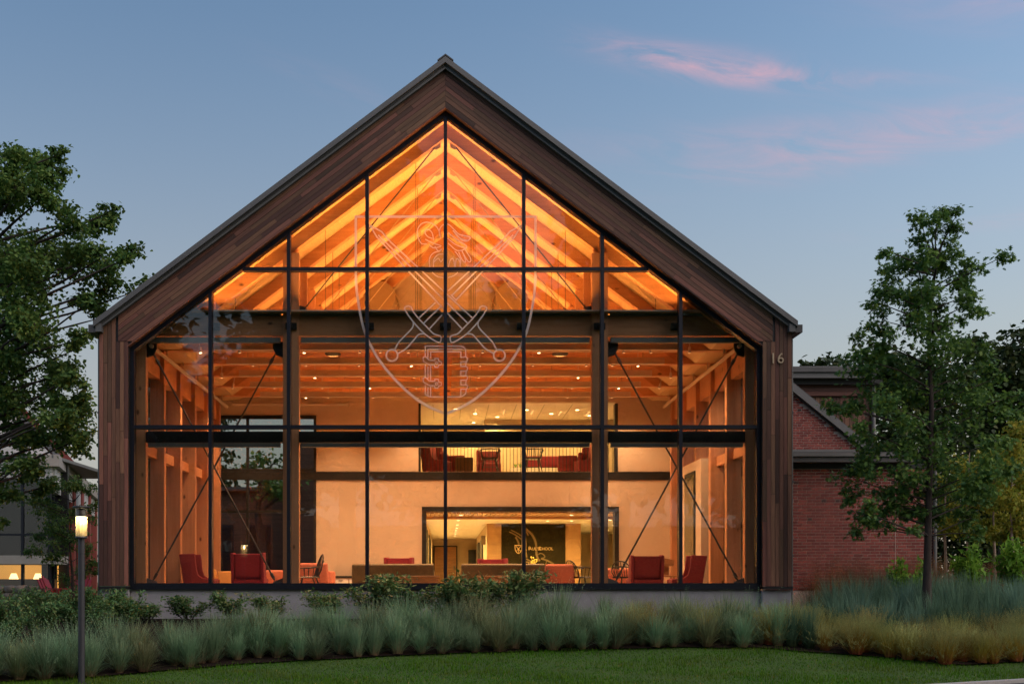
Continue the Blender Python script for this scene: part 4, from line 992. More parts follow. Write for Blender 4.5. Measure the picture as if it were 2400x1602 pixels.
def tree(name, label, base, trunk_pts, trunk_r, clusters, leaf, size, per, mleaf, mbark, seed, group=None, cat='tree', limb_r=.05, sub=9, spread=.30, droop=.35, twigs=3):
    g = np.random.default_rng(seed); t = empty(name, base); tag(t, label, cat, group)
    B = np.array(base); mb = MB(); T_ = [Vector(p)-Vector(base) for p in trunk_pts]
    rs = np.linspace(trunk_r, trunk_r*.22, len(T_)); rs[0] *= 1.25
    mb.tube(T_, list(rs), 9)
    cl = [(x-B[0], y-B[1], z-B[2], r) for x, y, z, r in clusters]
    P, C = sprays(cl, per, g, sub, spread)
    zs = [p.z for p in T_]
    for cc, subs in C:
        # limb leaves the trunk a little below the clump
        zt = max(zs[0]+.25*(zs[-1]-zs[0]), min(zs[-1]*.97, cc[2]-.35*math.hypot(cc[0], cc[1])))
        i = min(len(T_)-2, max(0, int(np.searchsorted(zs, zt)-1))); f = (zt-zs[i])/max(1e-6, zs[i+1]-zs[i]); s = T_[i].lerp(T_[i+1], min(1, max(0, f)))
        limbs(mb, s, [cc], limb_r*g.uniform(.7, 1.1), g, 6, .06)
        for q in subs[:twigs]: limbs(mb, cc, [q], limb_r*.3, g, 4, .05)
    mb.build('trunk', mbark, t)
    leaf_object('crown', leaf[0], leaf[1], P, None, size, mleaf, t, droop, seed+1)
    return t
def gz(x, y): return ground(x, y)

# young oak standing in the bed, right
D0 = 22.0; ox = px(2171, D0); oy = D0-CAM_D
def cpx(lst, d, seed, dep=.5):
    g = np.random.default_rng(seed); return [(px(p, d), d-CAM_D+g.uniform(-dep, dep), pz(q, d), r*d/FPX) for p, q, r in lst]
oak_cl = cpx([(2165,535,26),(2215,540,30),(2185,590,36),(2225,600,34),(2150,625,34),(2230,665,38),(2160,690,40),(2235,730,34),(2170,735,40),(2130,710,34),(2150,520,26),(2205,505,24),(2240,500,16),(2175,560,38),(2240,570,34),(2130,590,28),(2062,598,20),(2105,620,34),(2190,630,48),(2260,640,36),(2300,630,22),(2120,665,40),(2060,690,34),(2040,715,22),(2200,700,48),(2270,690,26),(2285,735,20),(2090,740,40),(2150,770,46),(2215,765,30),(2000,795,18),(2040,810,34),(2270,745,14),
    (2110,830,50),(2190,840,55),(2260,800,30),(2290,830,34),(2330,850,24),(2350,880,20),(2000,850,34),(2050,880,48),(2140,900,60),(2230,900,55),(2310,910,46),(2370,930,32),(1965,940,24),(2010,950,44),(2080,970,55),(2180,980,60),(2270,980,58),(2350,980,34),(1985,1010,22),(2060,1040,50),(2150,1050,60),(2240,1050,60),(2310,1040,40),
    (2040,1110,44),(2110,1130,50),(2200,1120,58),(2280,1110,55),(2340,1110,34),(2000,1110,26),(2020,1150,30),(2090,1160,40),(2170,1160,48),(2250,1160,50),(2320,1160,34),(2000,1200,30),(2045,1215,40),(2100,1205,40),(2150,1200,30),(2240,1215,40),(2300,1210,34),(2025,1240,22),(2110,1245,16),(2280,1250,24)], D0, 3, .75)
tree('oak_tree', 'young oak with dark lobed leaves and slim trunk in the bed before the brick wing', (ox, oy, gz(ox, oy)), [(ox, oy, gz(ox, oy)-.05), (ox+.02, oy, .3), (ox+.05, oy, 1.6), (ox+.10, oy, 3.2), (ox+.05, oy+.02, 4.6), (ox+.2, oy, 6.2)], .085, oak_cl, OAK, .108, 2500, M.oakleaf, M.bark, 11, limb_r=.022, sub=14, spread=.38, droop=.45)

# big maple left, partly out of the picture, behind the line of the hall front
D1 = 31.0
mp_cl = cpx([(40,340,34),(95,360,34),(140,360,22),(10,390,40),(70,420,48),(125,430,40),(15,470,55),(90,490,60),(150,500,34),(205,470,26),(220,510,34),(190,540,46),(260,505,24),(265,560,34),(120,560,60),(40,560,62),(-40,480,70),(-60,600,80),(30,640,70),(110,640,60),(190,610,55),(260,620,40),(310,650,34),(330,640,18),(240,660,36),(170,680,40),(90,720,62),(0,730,70),(210,720,30),(250,740,24),(50,800,66),(130,790,50),(-40,820,80),(190,800,34),(215,830,20),
    (20,870,62),(100,870,54),(160,880,44),(200,900,34),(-30,930,70),(60,950,56),(130,950,40),(190,970,46),(215,950,34),(10,1020,50),(80,1020,40),(150,1030,46),(205,1040,38),(180,1000,40),(30,1090,40),(95,1100,34),(-50,1100,60),(15,1160,38),(60,1130,30),(0,1230,24)], D1, 5, 1.6)
mx_, my_ = px(-45, D1), D1-CAM_D
tree('maple_tree', 'tall dark green maple at the left edge of the picture, its crown against the sky', (mx_, my_, gz(mx_, my_)), [(mx_, my_, gz(mx_, my_)-.1), (mx_+.1, my_, 1.5), (mx_+.0, my_, 4), (mx_+.25, my_+.1, 6.5), (mx_+.15, my_, 9), (mx_+.3, my_, 11)], .26, mp_cl, WIDE, .11, 2900, M.mapleleaf, M.bark, 21, limb_r=.06, sub=20, spread=.36, twigs=8)

# wispy small tree before the left building
D2 = 34.0; sx_, sy_ = px(170, D2), D2-CAM_D
wt = cpx([(120,1150,34),(160,1130,34),(200,1150,28),(90,1190,34),(140,1200,40),(185,1200,36),(215,1190,20),(110,1240,36),(160,1250,40),(205,1250,26),(130,1290,36),(180,1300,34),(100,1290,24),(150,1340,34),(200,1330,22),(95,1170,22),(60,1165,20)], D2, 6, .8)
tree('small_tree', 'thin twiggy small tree behind the lamp post, before the left building', (sx_, sy_, gz(sx_, sy_)), [(sx_, sy_, gz(sx_, sy_)-.05), (sx_, sy_, .2), (sx_-.1, sy_, 1.2), (sx_+.05, sy_, 2.4)], .05, wt, OVAL, .10, 2600, M.mapleleaf, M.bark, 31, limb_r=.022, sub=12, spread=.34, twigs=6)

# dark trees far behind, right
def far_tree(label, p, d, cl, seed, leafm=None, size=.26, per=620):
    X, Y = px(p, d), d-CAM_D; top = max(pz(q, d) for _, q, _ in cl)
    return tree('broadleaf_tree', label, (X, Y, gz(X, Y)), [(X, Y, gz(X, Y)-.1), (X+.1, Y, top*.25), (X-.1, Y, top*.55), (X, Y, top*.85)], .28, cpx(cl, d, seed, 2.2), WIDE, size, per, leafm or M.darkleaf, M.bark, seed, 'dark trees behind the brick wing', limb_r=.09, sub=16, spread=.40)
far_tree('broad dark tree whose crown shows left of the oak above the wing roof', 1995, 48, [(1940,850,34),(1975,845,38),(2010,850,40),(2050,850,40),(2110,860,50),(2080,890,60),(2000,890,50),(2160,880,80),(2050,950,60),(2130,970,80),(2230,920,80),(2120,1060,80),(2200,1050,90),(2060,1040,50),(2150,1140,80)], 41)
far_tree('tall dark tree right of the oak with sky glinting through', 2350, 52, [(2290,830,60),(2340,830,50),(2300,900,80),(2370,890,60),(2410,900,70),(2340,960,80),(2420,980,90),(2280,990,70),(2360,1050,90),(2300,1090,80),(2440,1080,100),(2380,1140,80),(2270,1160,70),(2330,1210,70),(2420,1200,80)], 43)
far_tree('low dark tree at the right edge behind the birches', 2330, 62, [(2200,1200,70),(2260,1220,70),(2330,1230,80),(2400,1240,80),(2300,1290,70),(2380,1300,80),(2220,1290,60),(2450,1280,90),(2250,1330,60),(2340,1340,60),(2420,1340,60)], 45)
# birches
for i, (p, d, top, cl) in enumerate(((2215, 33, 1120, [(2200,1130,34),(2230,1150,36),(2215,1190,38),(2235,1225,30),(2195,1230,26),(2250,1190,26)]), (2268, 32, 1060, [(2255,1090,36),(2285,1110,36),(2262,1150,42),(2290,1180,38),(2262,1215,36),(2245,1240,24),(2292,1240,26)]), (2330, 33, 1040, [(2318,1060,38),(2345,1085,36),(2320,1130,42),(2350,1160,42),(2325,1200,42),(2345,1240,34),(2310,1250,28)]), (2372, 31, 1000, [(2365,1010,40),(2395,1040,44),(2370,1090,46),(2405,1120,50),(2375,1160,48),(2400,1210,48),(2365,1235,34),(2420,1260,40)]))):
    X, Y = px(p, d), d-CAM_D
    tree('birch_tree', ['slender birch just right of the brick corner', 'slender birch with pinkish bark, second from the brick corner', 'slender pale birch, third from the brick corner', 'pale birch at the right edge with yellow green leaves'][i], (X, Y, gz(X, Y)), [(X, Y, gz(X, Y)-.05), (X+.02, Y, .6), (X-.03, Y, 1.8), (X+.05, Y, pz(top, d))], .055, cpx(cl, d, 50+i, .5), WIDE, .09, 3000, M.birchleaf, M.birchbark, 60+i, 'birches right of the brick wing', limb_r=.018, sub=16, spread=.30, droop=.9)
# tree seen through the rear window and those across the lawn behind the camera, which the glass mirrors
far_tree('round tree outside seen through the rear left window', 610, 47, [(600,1105,36),(640,1085,40),(680,1100,40),(620,1140,40),(665,1140,46),(700,1150,40),(720,1120,34)], 71, M.mapleleaf, .17, 420)['group'] = 'trees behind the hall'
far_tree('dense dark tree outside the left side windows', 420, 70, [(380,960,60),(430,940,70),(480,980,60),(400,1040,80),(470,1060,80),(360,1100,70),(430,1140,90),(490,1150,70),(380,1200,80),(450,1230,80),(400,1290,80),(480,1290,70)], 73, None, .34, 500)['group'] = 'trees behind the hall'
bt_cl = [(0, 0, 11.5, 2.2), (-2.2, .5, 10.2, 2.0), (2.4, -.5, 9.8, 2.1), (0, 1, 8.6, 2.6), (-3.4, 0, 7.6, 2.2), (3.6, 0, 7.2, 2.3), (-1, -1, 6.6, 2.6), (2, 1, 5.4, 2.4), (-2.6, 0, 4.8, 2.2), (.5, 0, 13.2, 1.6)]
bt = tree('shade_tree', 'large shade tree across the drive, leftmost of the row the glass mirrors', (-13, -46, -1.5), [(-13, -46, -1.6), (-12.9, -46, 2), (-13.1, -46, 6), (-13, -46, 11)], .3, [(-13+a, -46+b, c-1.0, r) for a, b, c, r in bt_cl], WIDE, .36, 700, M.darkleaf, M.bark, 81, 'shade trees across the drive', limb_r=.1, sub=14)
for i, (x, y, s, rz) in enumerate(((-5.5, -41, 1.85, 1.1), (2.5, -39, 1.15, 2.6), (10, -41, 1.55, 4.0), (18, -39, 1.2, 5.2), (-21, -44, 1.4, 3.1))):
    c = copy_tree(bt); c.location = (x, y, -1.5); c.scale = (s, s, s); c.rotation_euler.z = rz
    c['label'] = ['large shade tree across the drive, second from the left of the row', 'large shade tree across the drive, opposite the ridge of the hall', 'large shade tree across the drive, fourth from the left of the row', 'large shade tree across the drive, rightmost of the row', 'large shade tree across the drive, beyond the left end of the row'][i]

# clipped hedge and a brick house across the drive: the dark things the glass looks at
hd_ = empty('tall_hedge', (8, -43, -1.5)); tag(hd_, 'tall dark hedge across the drive behind the viewer', 'hedge')
MB().box(-14.5, 22, -.8, .8, 0, 4.6).build('hedge_core', plain('dark twigs', (.012, .014, .008), 1), hd_)
g = np.random.default_rng(3); n = 26000; hp = np.stack([g.uniform(-15, 22.5, n), g.normal(.95, .12, n), g.uniform(0, 4.9, n)+.5*np.sin(g.uniform(-15, 22.5, n))], 1)
leaf_object('foliage', OVAL[0], OVAL[1], hp, None, .22, M.darkleaf, hd_, .2, 9)
bh = empty('opposite_brick_house', (-14, -42, -1.5)); tag(bh, 'gabled brick house across the drive, mirrored in the left panes', 'building')
MB().prism([(-11, 0), (7, 0), (7, 5.1), (2.1, 5.1), (2.1, 4.8), (-3.2, 10.2), (-8.6, 4.8), (-11, 4.8)], -5, 0).build('wall', M.brickfar, bh)
MB().prism([(2.3, 4.9), (-3.2, 10.5), (-3.2, 10.25), (2.1, 4.7)], -5.2, .25).build('roof', M.fascia, bh); MB().prism([(-8.8, 4.7), (-3.2, 10.25), (-3.2, 10.5), (-9.0, 4.8)], -5.2, .25).build('roof', M.fascia, bh)
for x in (-7, -4.2, -1.4): 
    for z in (1.0, 4.0): MB().box(x, x+1.2, -.02, .05, z, z+1.6).build('window', M.frame, bh)

# ------------------------------------------------------------------ grasses and shrubs
def tuft_mesh(name, mat, n, h, rad, lean, w=.006, seed=0, heads=0, arch=.35, skirt=.26):
    g = np.random.default_rng(seed); V = []; Fc = []; tip = []
    for i in range(n):
        a = g.uniform(0, 6.283); r = rad*math.sqrt(g.uniform(0, 1)); x0, y0 = r*math.cos(a), r*math.sin(a)
        hh = h*g.uniform(.55, 1.08); ln = abs(g.normal(0, lean)) + lean*.25; b = a+g.normal(0, .7)
        dx, dy = math.cos(b), math.sin(b); sx, sy = -dy, dx; k = len(V); segs = 4
        if g.uniform() < skirt: ln = ln*2.0+.35; hh *= g.uniform(.32, .62)
        for j in range(segs):
            t = j/segs; o = ln*hh*(t*(1-arch)+arch*t*t*1.4); z = hh*t*(1-.25*ln*t); ww = w*(1-.75*t)*.5
            V += [(x0+dx*o-sx*ww, y0+dy*o-sy*ww, z), (x0+dx*o+sx*ww, y0+dy*o+sy*ww, z)]; tip += [t, t]
        o = ln*hh*(1-arch+arch*1.4); V.append((x0+dx*o, y0+dy*o, hh*(1-.25*ln))); tip.append(1)
        for j in range(segs-1): Fc.append((k+2*j, k+2*j+1, k+2*j+3, k+2*j+2))
        Fc.append((k+2*segs-2, k+2*segs-1, k+2*segs))
        if heads and g.uniform() < heads:
            cx, cy_, cz = V[-1]
            for q in range(7):
                u = q/7; px_, py_, pz_ = x0+dx*o*(.72+.3*u)+g.normal(0, .010), y0+dy*o*(.72+.3*u)+g.normal(0, .010), hh*(.74+.30*u); e = .012
                m = len(V); V += [(px_-e*.5, py_, pz_), (px_+e*.5, py_, pz_+e*.3), (px_, py_+e*.3, pz_+e*1.5)]; tip += [1, 1, 1]; Fc.append((m, m+1, m+2))
    me = bpy.data.meshes.new(name); me.from_pydata(V, [], Fc); me.update()
    at_ = me.attributes.new('tip', 'FLOAT', 'POINT'); at_.data.foreach_set('value', tip); me.materials.append(mat); return me
blue = [tuft_mesh('grass_clump', (M.bluegrass, M.bluegrass, M.drygrass)[i % 3 if i > 4 else 0], 360, .80, .085, .22+.03*i, .0125, 100+i, .12) for i in range(7)]
deep = [tuft_mesh('grass_clump', M.deepgrass, 320, .95, .10, .20, .0125, 120+i) for i in range(4)]
yell = [tuft_mesh('grass_clump', M.yellowgrass, 300, .56, .085, .30, .008, 140+i, .75) for i in range(5)]
hazy = [tuft_mesh('grass_clump', M.redgrass, 260, 1.25, .16, .15, .005, 160+i, .8) for i in range(3)]
def clump(me, x, y, s, label, group, sz=1):
    o = bpy.data.objects.new('grass_clump', me); link(o); o.location = (x, y, ground(x, y)+.025); o.rotation_euler = (random.gauss(0, .10), random.gauss(0, .10), random.uniform(0, 6.28)); o.scale = (s, s, s*sz)
    tag(o, label, 'ornamental grass', group)
XR = lambda d: px(1905, d)
cnt = 0
for row, (off, h) in enumerate(((.08, .82), (.58, .92), (1.12, .92), (1.70, .78))):
    x = -10.6
    while x < 10.8:
        x += random.uniform(.20, .42)
        y = max(bed_edge(x)+.04, bed_edge(x)+off+random.uniform(-.30, .30)); d = y+CAM_D
        if y > -.75 and abs(x) < 7.1: continue
        if abs(px(2171, 22)-x) < .2 and abs(y+2) < .25: continue
        p = 1044+x*FPX/d
        if not -90 < p < 2490: continue
        if p < 480 and row > 1 and random.random() < .55: continue
        if 480 < p < 1850 and row >= 3 and random.random() < .45: continue
        yel = (p > 1905 and row < 3) or (p > 1460 and 1 <= row <= 2 and random.random() < .38)
        if p > 1905 and row < 3:
            clump(random.choice(yell), x, y, random.uniform(.85, 1.15), 'yellow green grass clump with reddish foot in the right part of the bed', 'yellow green grass clumps')
        elif yel: clump(random.choice(yell), x, y, random.uniform(1.0, 1.25), 'yellow green seeding grass clump among the blue grey ones before the right bays', 'yellow seeding grass clumps among the blue ones')
        elif p > 1850: clump(random.choice(deep), x, y, random.uniform(.8, 1.0), 'deep blue green upright grass clump before the brick wing', 'deep blue green grass clumps')
        else: clump(random.choice(blue), x, y, h*random.choice((.72, .85, .95, 1.0, 1.1, 1.2))*random.uniform(.92, 1.08), 'blue grey grass clump in the long bed before the hall', 'blue grey grass clumps', random.uniform(.92, 1.1))
for off in (0, 1, 2):                                  # deep clumps and hazy tall grass along the brick wing
    x = 7.5
    while x < 12.8:
        x += random.uniform(.34, .52); y = -1.7+off*.85+random.uniform(-.2, .2)
        if abs(ox-x) < .25 and abs(y-oy) < .3: continue
        clump(random.choice(deep), x, y, random.uniform(.85, 1.08), 'deep blue green upright grass clump before the brick wing', 'deep blue green grass clumps')
for off in (0, 1, 2):
    x = 7.6
    while x < 15.5:
        x += random.uniform(.40, .60); y = 1.0+off*.5+random.uniform(-.2, .2)+(0 if x < 11 else 1.2+off*.8)
        clump(random.choice(hazy), x, y, random.uniform(.8, 1.02), 'tall reddish haze grass clump at the foot of the brick wall', 'tall reddish grass clumps')
# shrubs: many upright stems with small oval leaves
def shrub_mesh(n, h, r, mat, size, seed, tmpl=OVAL, stems=9):
    g = np.random.default_rng(seed); mb = MB(); P = []
    for i in range(stems):
        a = g.uniform(0, 6.28); q = r*math.sqrt(g.uniform(.05, 1)); hh = h*g.uniform(.62, 1.05)*(1-.25*q/r)
        e = Vector((q*math.cos(a), q*math.sin(a), hh)); m = Vector((e.x*.55+g.normal(0, .03), e.y*.55+g.normal(0, .03), hh*.5))
        mb.tube([(e.x*.12, e.y*.12, -.02), m, e], [.010, .007, .003], 5)
        for k in range(int(n/stems)):
            t = g.uniform(.22, 1.03)**.75; c = (m*(2*t) if t < .5 else m.lerp(e, 2*t-1)); P.append((c.x+g.normal(0, .055), c.y+g.normal(0, .055), c.z+g.normal(0, .035)))
    st = mb.mesh('stem'); st.materials.append(M.bark)
    o = leaf_object('foliage', tmpl[0], tmpl[1], np.array(P), None, size, mat, None, -.5, seed); me = o.data; bpy.data.objects.remove(o)
    return st, me
shr = [shrub_mesh(1500, .95, .36, M.shrubleaf, .075, 200+i, OVAL, 13) for i in range(4)]
lime = [shrub_mesh(1600, .95, .42, M.limeleaf, .095, 220+i) for i in range(3)]
def shrub(kind, x, y, s, label, group, sz=1.0):
    t = empty('leafy_shrub', (x, y, ground(x, y)+.02), random.uniform(0, 6.28)); t.scale = (s, s, s*sz); tag(t, label, 'shrub', group)
    for nm, me in zip(('stem', 'foliage'), kind): link(bpy.data.objects.new(nm, me), t)
d = 23.05
for i, (p, top, s, where) in enumerate(((262, 1395, 1.05, 'below the left corner of the hall'), (345, 1412, .95, 'under the left end of the glass'), (440, 1402, 1.0, 'below the middle of the leftmost bay'), (545, 1392, 1.0, 'under the red chair with its back to the glass'), (640, 1396, .95, 'just left of the left inner column'), (768, 1384, 1.05, 'left of the left olive sofa'), (880, 1368, 1.15, 'under the left olive sofa'), (948, 1385, .9, 'small, right of the tall one under the left sofa'), (1052, 1372, 1.1, 'under the centre mullion'), (1128, 1358, 1.15, 'tallest, under the right olive sofa'), (1212, 1360, 1.15, 'under the right end of the right sofa'))):
    s *= 1.3 if i < 6 else 1.5; x = px(p, d); hgt = pz(top, d)-ground(x, d-CAM_D); shrub(shr[i % 4], x, d-CAM_D, s, 'leafy evergreen shrub at the plinth, '+where, 'evergreen shrubs along the plinth', hgt/.95/s*(1.25 if i < 6 else 1.4))
k = 0
for p, dd in ((-60, 20.5), (20, 21.0), (95, 20.8), (170, 21.4), (40, 22.4), (130, 22.8), (215, 22.3), (-20, 23.4), (80, 24.2), (170, 24.0), (235, 21.2), (300, 21.9), (10, 20.0), (260, 22.9)):
    x = px(p, dd); shrub(shr[k % 4], x, dd-CAM_D, random.uniform(.85, 1.05), 'low leafy shrub in the dense patch around the lamp post', 'shrubs of the left bed', random.uniform(.8, 1.0)); k += 1
for p, dd, s, lb in ((2128, 24.6, .95, 'bright green shrub just left of the oak trunk'), (2290, 24.8, 1.1, 'bright green shrub right of the oak trunk'), (2395, 24.6, 1.15, 'bright green shrub at the right edge of the picture')):
    x = px(p, dd); shrub(lime[k % 3], x, dd-CAM_D, s*1.15, lb, 'bright green shrubs', 1.25); k += 1

# lawn blades in front of the bed
def lawn():
    g = np.random.default_rng(5); n = 190000
    x = g.uniform(-9.2, 10.6, n); y = g.uniform(-9.2, 1.0, n)
    e = np.interp(x, EX, EY); kl = ((x-KA.x)*kn.x+(y-KA.y)*kn.y)
    dd = y+CAM_D; p = 1044+x*FPX/dd; keep = (y < e+.12+.06*np.sin(x*9)+g.normal(0, .05, n)) & (kl < -.02) & (p > -40) & (p < 2440); x, y = x[keep], y[keep]; n = len(x)
    z = np.array([ground(a, b) for a, b in zip(x, y)])
    h = g.uniform(.025, .058, n)*(1+.35*np.sin(x*1.7+2*np.sin(y*2.1))); a = g.uniform(0, 6.283, n); w = g.uniform(.004, .008, n); l = g.uniform(0, .035, n)
    V = np.zeros((n, 3, 3)); c, s = np.cos(a), np.sin(a)
    V[:, 0] = np.stack([x-c*w, y-s*w, z-.004], 1); V[:, 1] = np.stack([x+c*w, y+s*w, z-.004], 1); V[:, 2] = np.stack([x-s*l, y+c*l, z+h], 1)
    me = bpy.data.meshes.new('lawn_grass'); me.vertices.add(3*n); me.vertices.foreach_set('co', V.reshape(-1)); me.loops.add(3*n); me.loops.foreach_set('vertex_index', np.arange(3*n, dtype=np.int32)); me.polygons.add(n)
    me.polygons.foreach_set('loop_start', np.arange(0, 3*n, 3, dtype=np.int32)); me.polygons.foreach_set('loop_total', np.full(n, 3, np.int32)); me.update(calc_edges=True)
    at_ = me.attributes.new('tip', 'FLOAT', 'POINT'); at_.data.foreach_set('value', np.tile([0, 0, 1], n).astype(np.float32)); me.materials.append(M.lawnblade)
    o = link(bpy.data.objects.new('lawn_grass', me)); tag(o, 'short mown lawn curving before the planting bed', 'grass', kind='stuff')
lawn()

# ------------------------------------------------------------------ brick wing on the right
wg_y = 26.3-CAM_D; wx0, wx1 = 7.10, px(2186, 26.3); wzt = pz(1098, 26.3)
wing = empty('brick_wing', (9, wg_y, -.8)); tag(wing, 'low red brick wing right of the hall with grey metal eaves and downpipe', 'building')
WI = Matrix.Translation((-9, -wg_y, .8))
def wp(mb, name, mat, par=None, root=None, inv=None):
    o = mb.build(name, mat)
    if par is not None: o.parent = par
    else: o.parent = root or wing; o.matrix_parent_inverse = inv if inv is not None else WI
    return o
ww = wp(MB().box(wx0, wx1-.004, wg_y+.006, wg_y+7, -1.4, wzt), 'wall', M.mortar)
BW, BH, PW, PH = .1875, .0530, .2032, .0677
def bricks(x0, x1, z0, z1, y, keep, par, limit, name='brick', zref=None):
    """running bond with a course of headers every sixth row; the first `limit` are single parts, the rest one joined part"""
    st = MB().box(0, BW, -.006, .05, 0, BH).mesh('brick'); st.materials.append(M.brick); hd = MB().box(0, .0915, -.006, .05, 0, BH).mesh('brick'); hd.materials.append(M.brick); dk = hd.copy(); dk.materials.clear(); dk.materials.append(M.brickdark)
    rest = MB(); n = 0; r = 0; z = z1-PH; cand = []
    while z > z0:
        header = r % 6 == 4; x = x0-(PW/2 if r % 2 else 0); i = 0
        while x < x1:
            w = .0915 if header and i % 2 == 0 else BW; a, b = max(x, x0), min(x+w, x1)
            if b-a > .03 and keep((a+b)/2, z+BH/2): cand.append((a, b, z, header and i % 2 == 0, abs((b-a)-w) < 1e-6))
            x += w+.0157; i += 1
        z -= PH; r += 1
    for a, b, z, h, whole in cand:
        if n < limit and whole:
            o = bpy.data.objects.new('brick', (dk if h and random.random() < .55 else hd) if h else st); link(o, par); o.location = (a, y, z); n += 1
        else: rest.box(a, b, y-.006, y+.05, z, z+BH)
    if rest.v: o = rest.build('brickwork', M.brick, par); o['kind'] = 'stuff'
M.brickdark = brickmat('dark header brick', (.06, .028, .028), (.11, .05, .045))
bricks(7.16, wx1, -.75, wzt, wg_y, lambda x, z: z > -.2 or x > 99, ww, 300)
wp(MB().box(wx0, wx1+.12, wg_y-.02, wg_y+7, wzt+.006, wzt+.115), 'soffit_band', M.black)
wp(MB().box(wx0, px(2140, 26.0), wg_y-.36, wg_y+7, wzt+.117, wzt+.235), 'eaves_fascia', M.roof)
wp(MB().box(wx0, px(2140, 26.0)+.03, wg_y-.42, wg_y+7, wzt+.238, wzt+.315), 'roof_edge', M.fascia)
wp(MB().box(wx0, px(2140, 26.0), wg_y-.30, wg_y+7, wzt+.317, wzt+.345), 'roof_membrane', M.roof)
wp(MB().cyl((px(2191, 26.25), wg_y-.05, -1.0), (px(2191, 26.25), wg_y-.05, wzt+.1), .045, n=12), 'downpipe', M.fascia)
for zz in (.2, 1.2): wp(MB().box(px(2191, 26.25)-.06, px(2191, 26.25)+.06, wg_y-.10, wg_y-.002, zz, zz+.04), 'pipe_clip', M.fascia)
for x in np.arange(9.9, 10.8, .28): wp(MB().cyl((x, wg_y-.25, wzt+.345), (x, wg_y-.25, wzt+.40), .012, n=6), 'snow_guard_post', M.fascia)
wp(MB().cyl((9.75, wg_y-.25, wzt+.41), (10.45, wg_y-.25, wzt+.41), .014, n=6), 'snow_guard_rail', M.fascia)
wp(MB().box(px(2098, 26.3)-.004, px(2098, 26.3)+.004, wg_y-.0135, wg_y-.004, -.7, wzt), 'movement_joint', M.mortar)
# brick gable behind it
gd = 31.5; gy_ = gd-CAM_D
gab = empty('brick_gable_block', (9, gy_, -.8)); tag(gab, 'red brick gable with sloping grey coping rising behind the low wing', 'building'); GI = Matrix.Translation((-9, -gy_, .8))
gp = lambda mb, n, m, par=None: wp(mb, n, m, par, gab, GI)
A = (px(1840, gd), pz(905, gd)); B_ = (px(2025, gd), pz(1054, gd)); slope = (B_[1]-A[1])/(B_[0]-A[0])
gl = gp(MB().prism([(7.2, .5), (B_[0], .5), (B_[0], B_[1]), (7.2, A[1]+slope*(7.2-A[0]))], gy_+.006, gy_+4), 'wall', M.mortar)
bricks(7.25, B_[0], 2.4, 5.3, gy_, lambda x, z: z+.06 < A[1]+slope*(x-A[0])-.05, gl, 130)
for o0, o1, y0, y1, m_ in ((-.02, .20, -.16, .5, M.fascia), (.205, .24, -.12, 4.0, M.roof), (-.06, -.022, -.06, .3, M.roof)):
    gp(MB().prism([(7.1, A[1]+slope*(7.1-A[0])+o0), (B_[0]+.15, B_[1]+slope*.15+o0), (B_[0]+.15, B_[1]+slope*.15+o1), (7.1, A[1]+slope*(7.1-A[0])+o1)], gy_+y0, gy_+y1), 'coping', m_)
gp(MB().box(7.2, px(2040, gd), gy_-.2, gy_+.1, pz(1061, gd)-.02, pz(1055, gd)), 'base_flashing', M.fascia)
# cedar clad upper block
ud = 34.5; uy_ = ud-CAM_D
ub = empty('cedar_upper_block', (9, uy_, -.8)); tag(ub, 'upper block clad in brown cedar boards with flat grey roof, behind the brick gable', 'building'); UI = Matrix.Translation((-9, -uy_, .8))
up = lambda mb, n, m, par=None: wp(mb, n, m, par, ub, UI)
ux1 = px(2050, ud)
wl = up(MB().box(7.2, ux1, uy_+.03, uy_+5, 1, pz(905, ud)), 'wall', M.black)
zmid = pz(930, ud); x = 7.25
while x < ux1-.05:
    w = random.uniform(.10, .14)
    o = MB().box(-w/2+.006, w/2-.006, -.02, .028, 0, zmid-2.2).build('cedar_board', M.clad_v, wl); o.location = (x+w/2, uy_, 2.2); x += w
z = zmid+.02
while z < pz(903, ud): o = MB().box(-(ux1-7.2)/2, (ux1-7.2)/2, -.10, .028, 0, .12).build('cedar_board', M.clad, wl); o.location = ((7.2+ux1)/2, uy_-.02, z); z += .13
up(MB().box(7.15, ux1+.12, uy_-.3, uy_+5, pz(904, ud), pz(893, ud)), 'soffit_band', M.black)
up(MB().box(7.15, px(2052, 34), uy_-.55, uy_+5, pz(892.5, ud), pz(880, ud)), 'eaves_fascia', M.fascia); up(MB().box(7.15, px(2053, 34)+.05, uy_-.62, uy_+5, pz(879.5, ud), pz(868, ud)), 'roof_edge', M.roof)
for x in np.arange(7.6, 12.0, .55): up(MB().cyl((x, uy_-.4, pz(868, ud)), (x, uy_-.4, pz(864.5, ud)), .012, n=6), 'snow_guard_post', M.fascia)
up(MB().cyl((7.2, uy_-.4, pz(865, ud)), (11.9, uy_-.4, pz(865, ud)), .016, n=6), 'snow_guard_rail', M.fascia)
up(MB().cyl((px(2053, 34.2), uy_-.1, 1.5), (px(2053, 34.2), uy_-.1, pz(893, 34.2)), .06, n=10), 'downpipe', M.fascia)

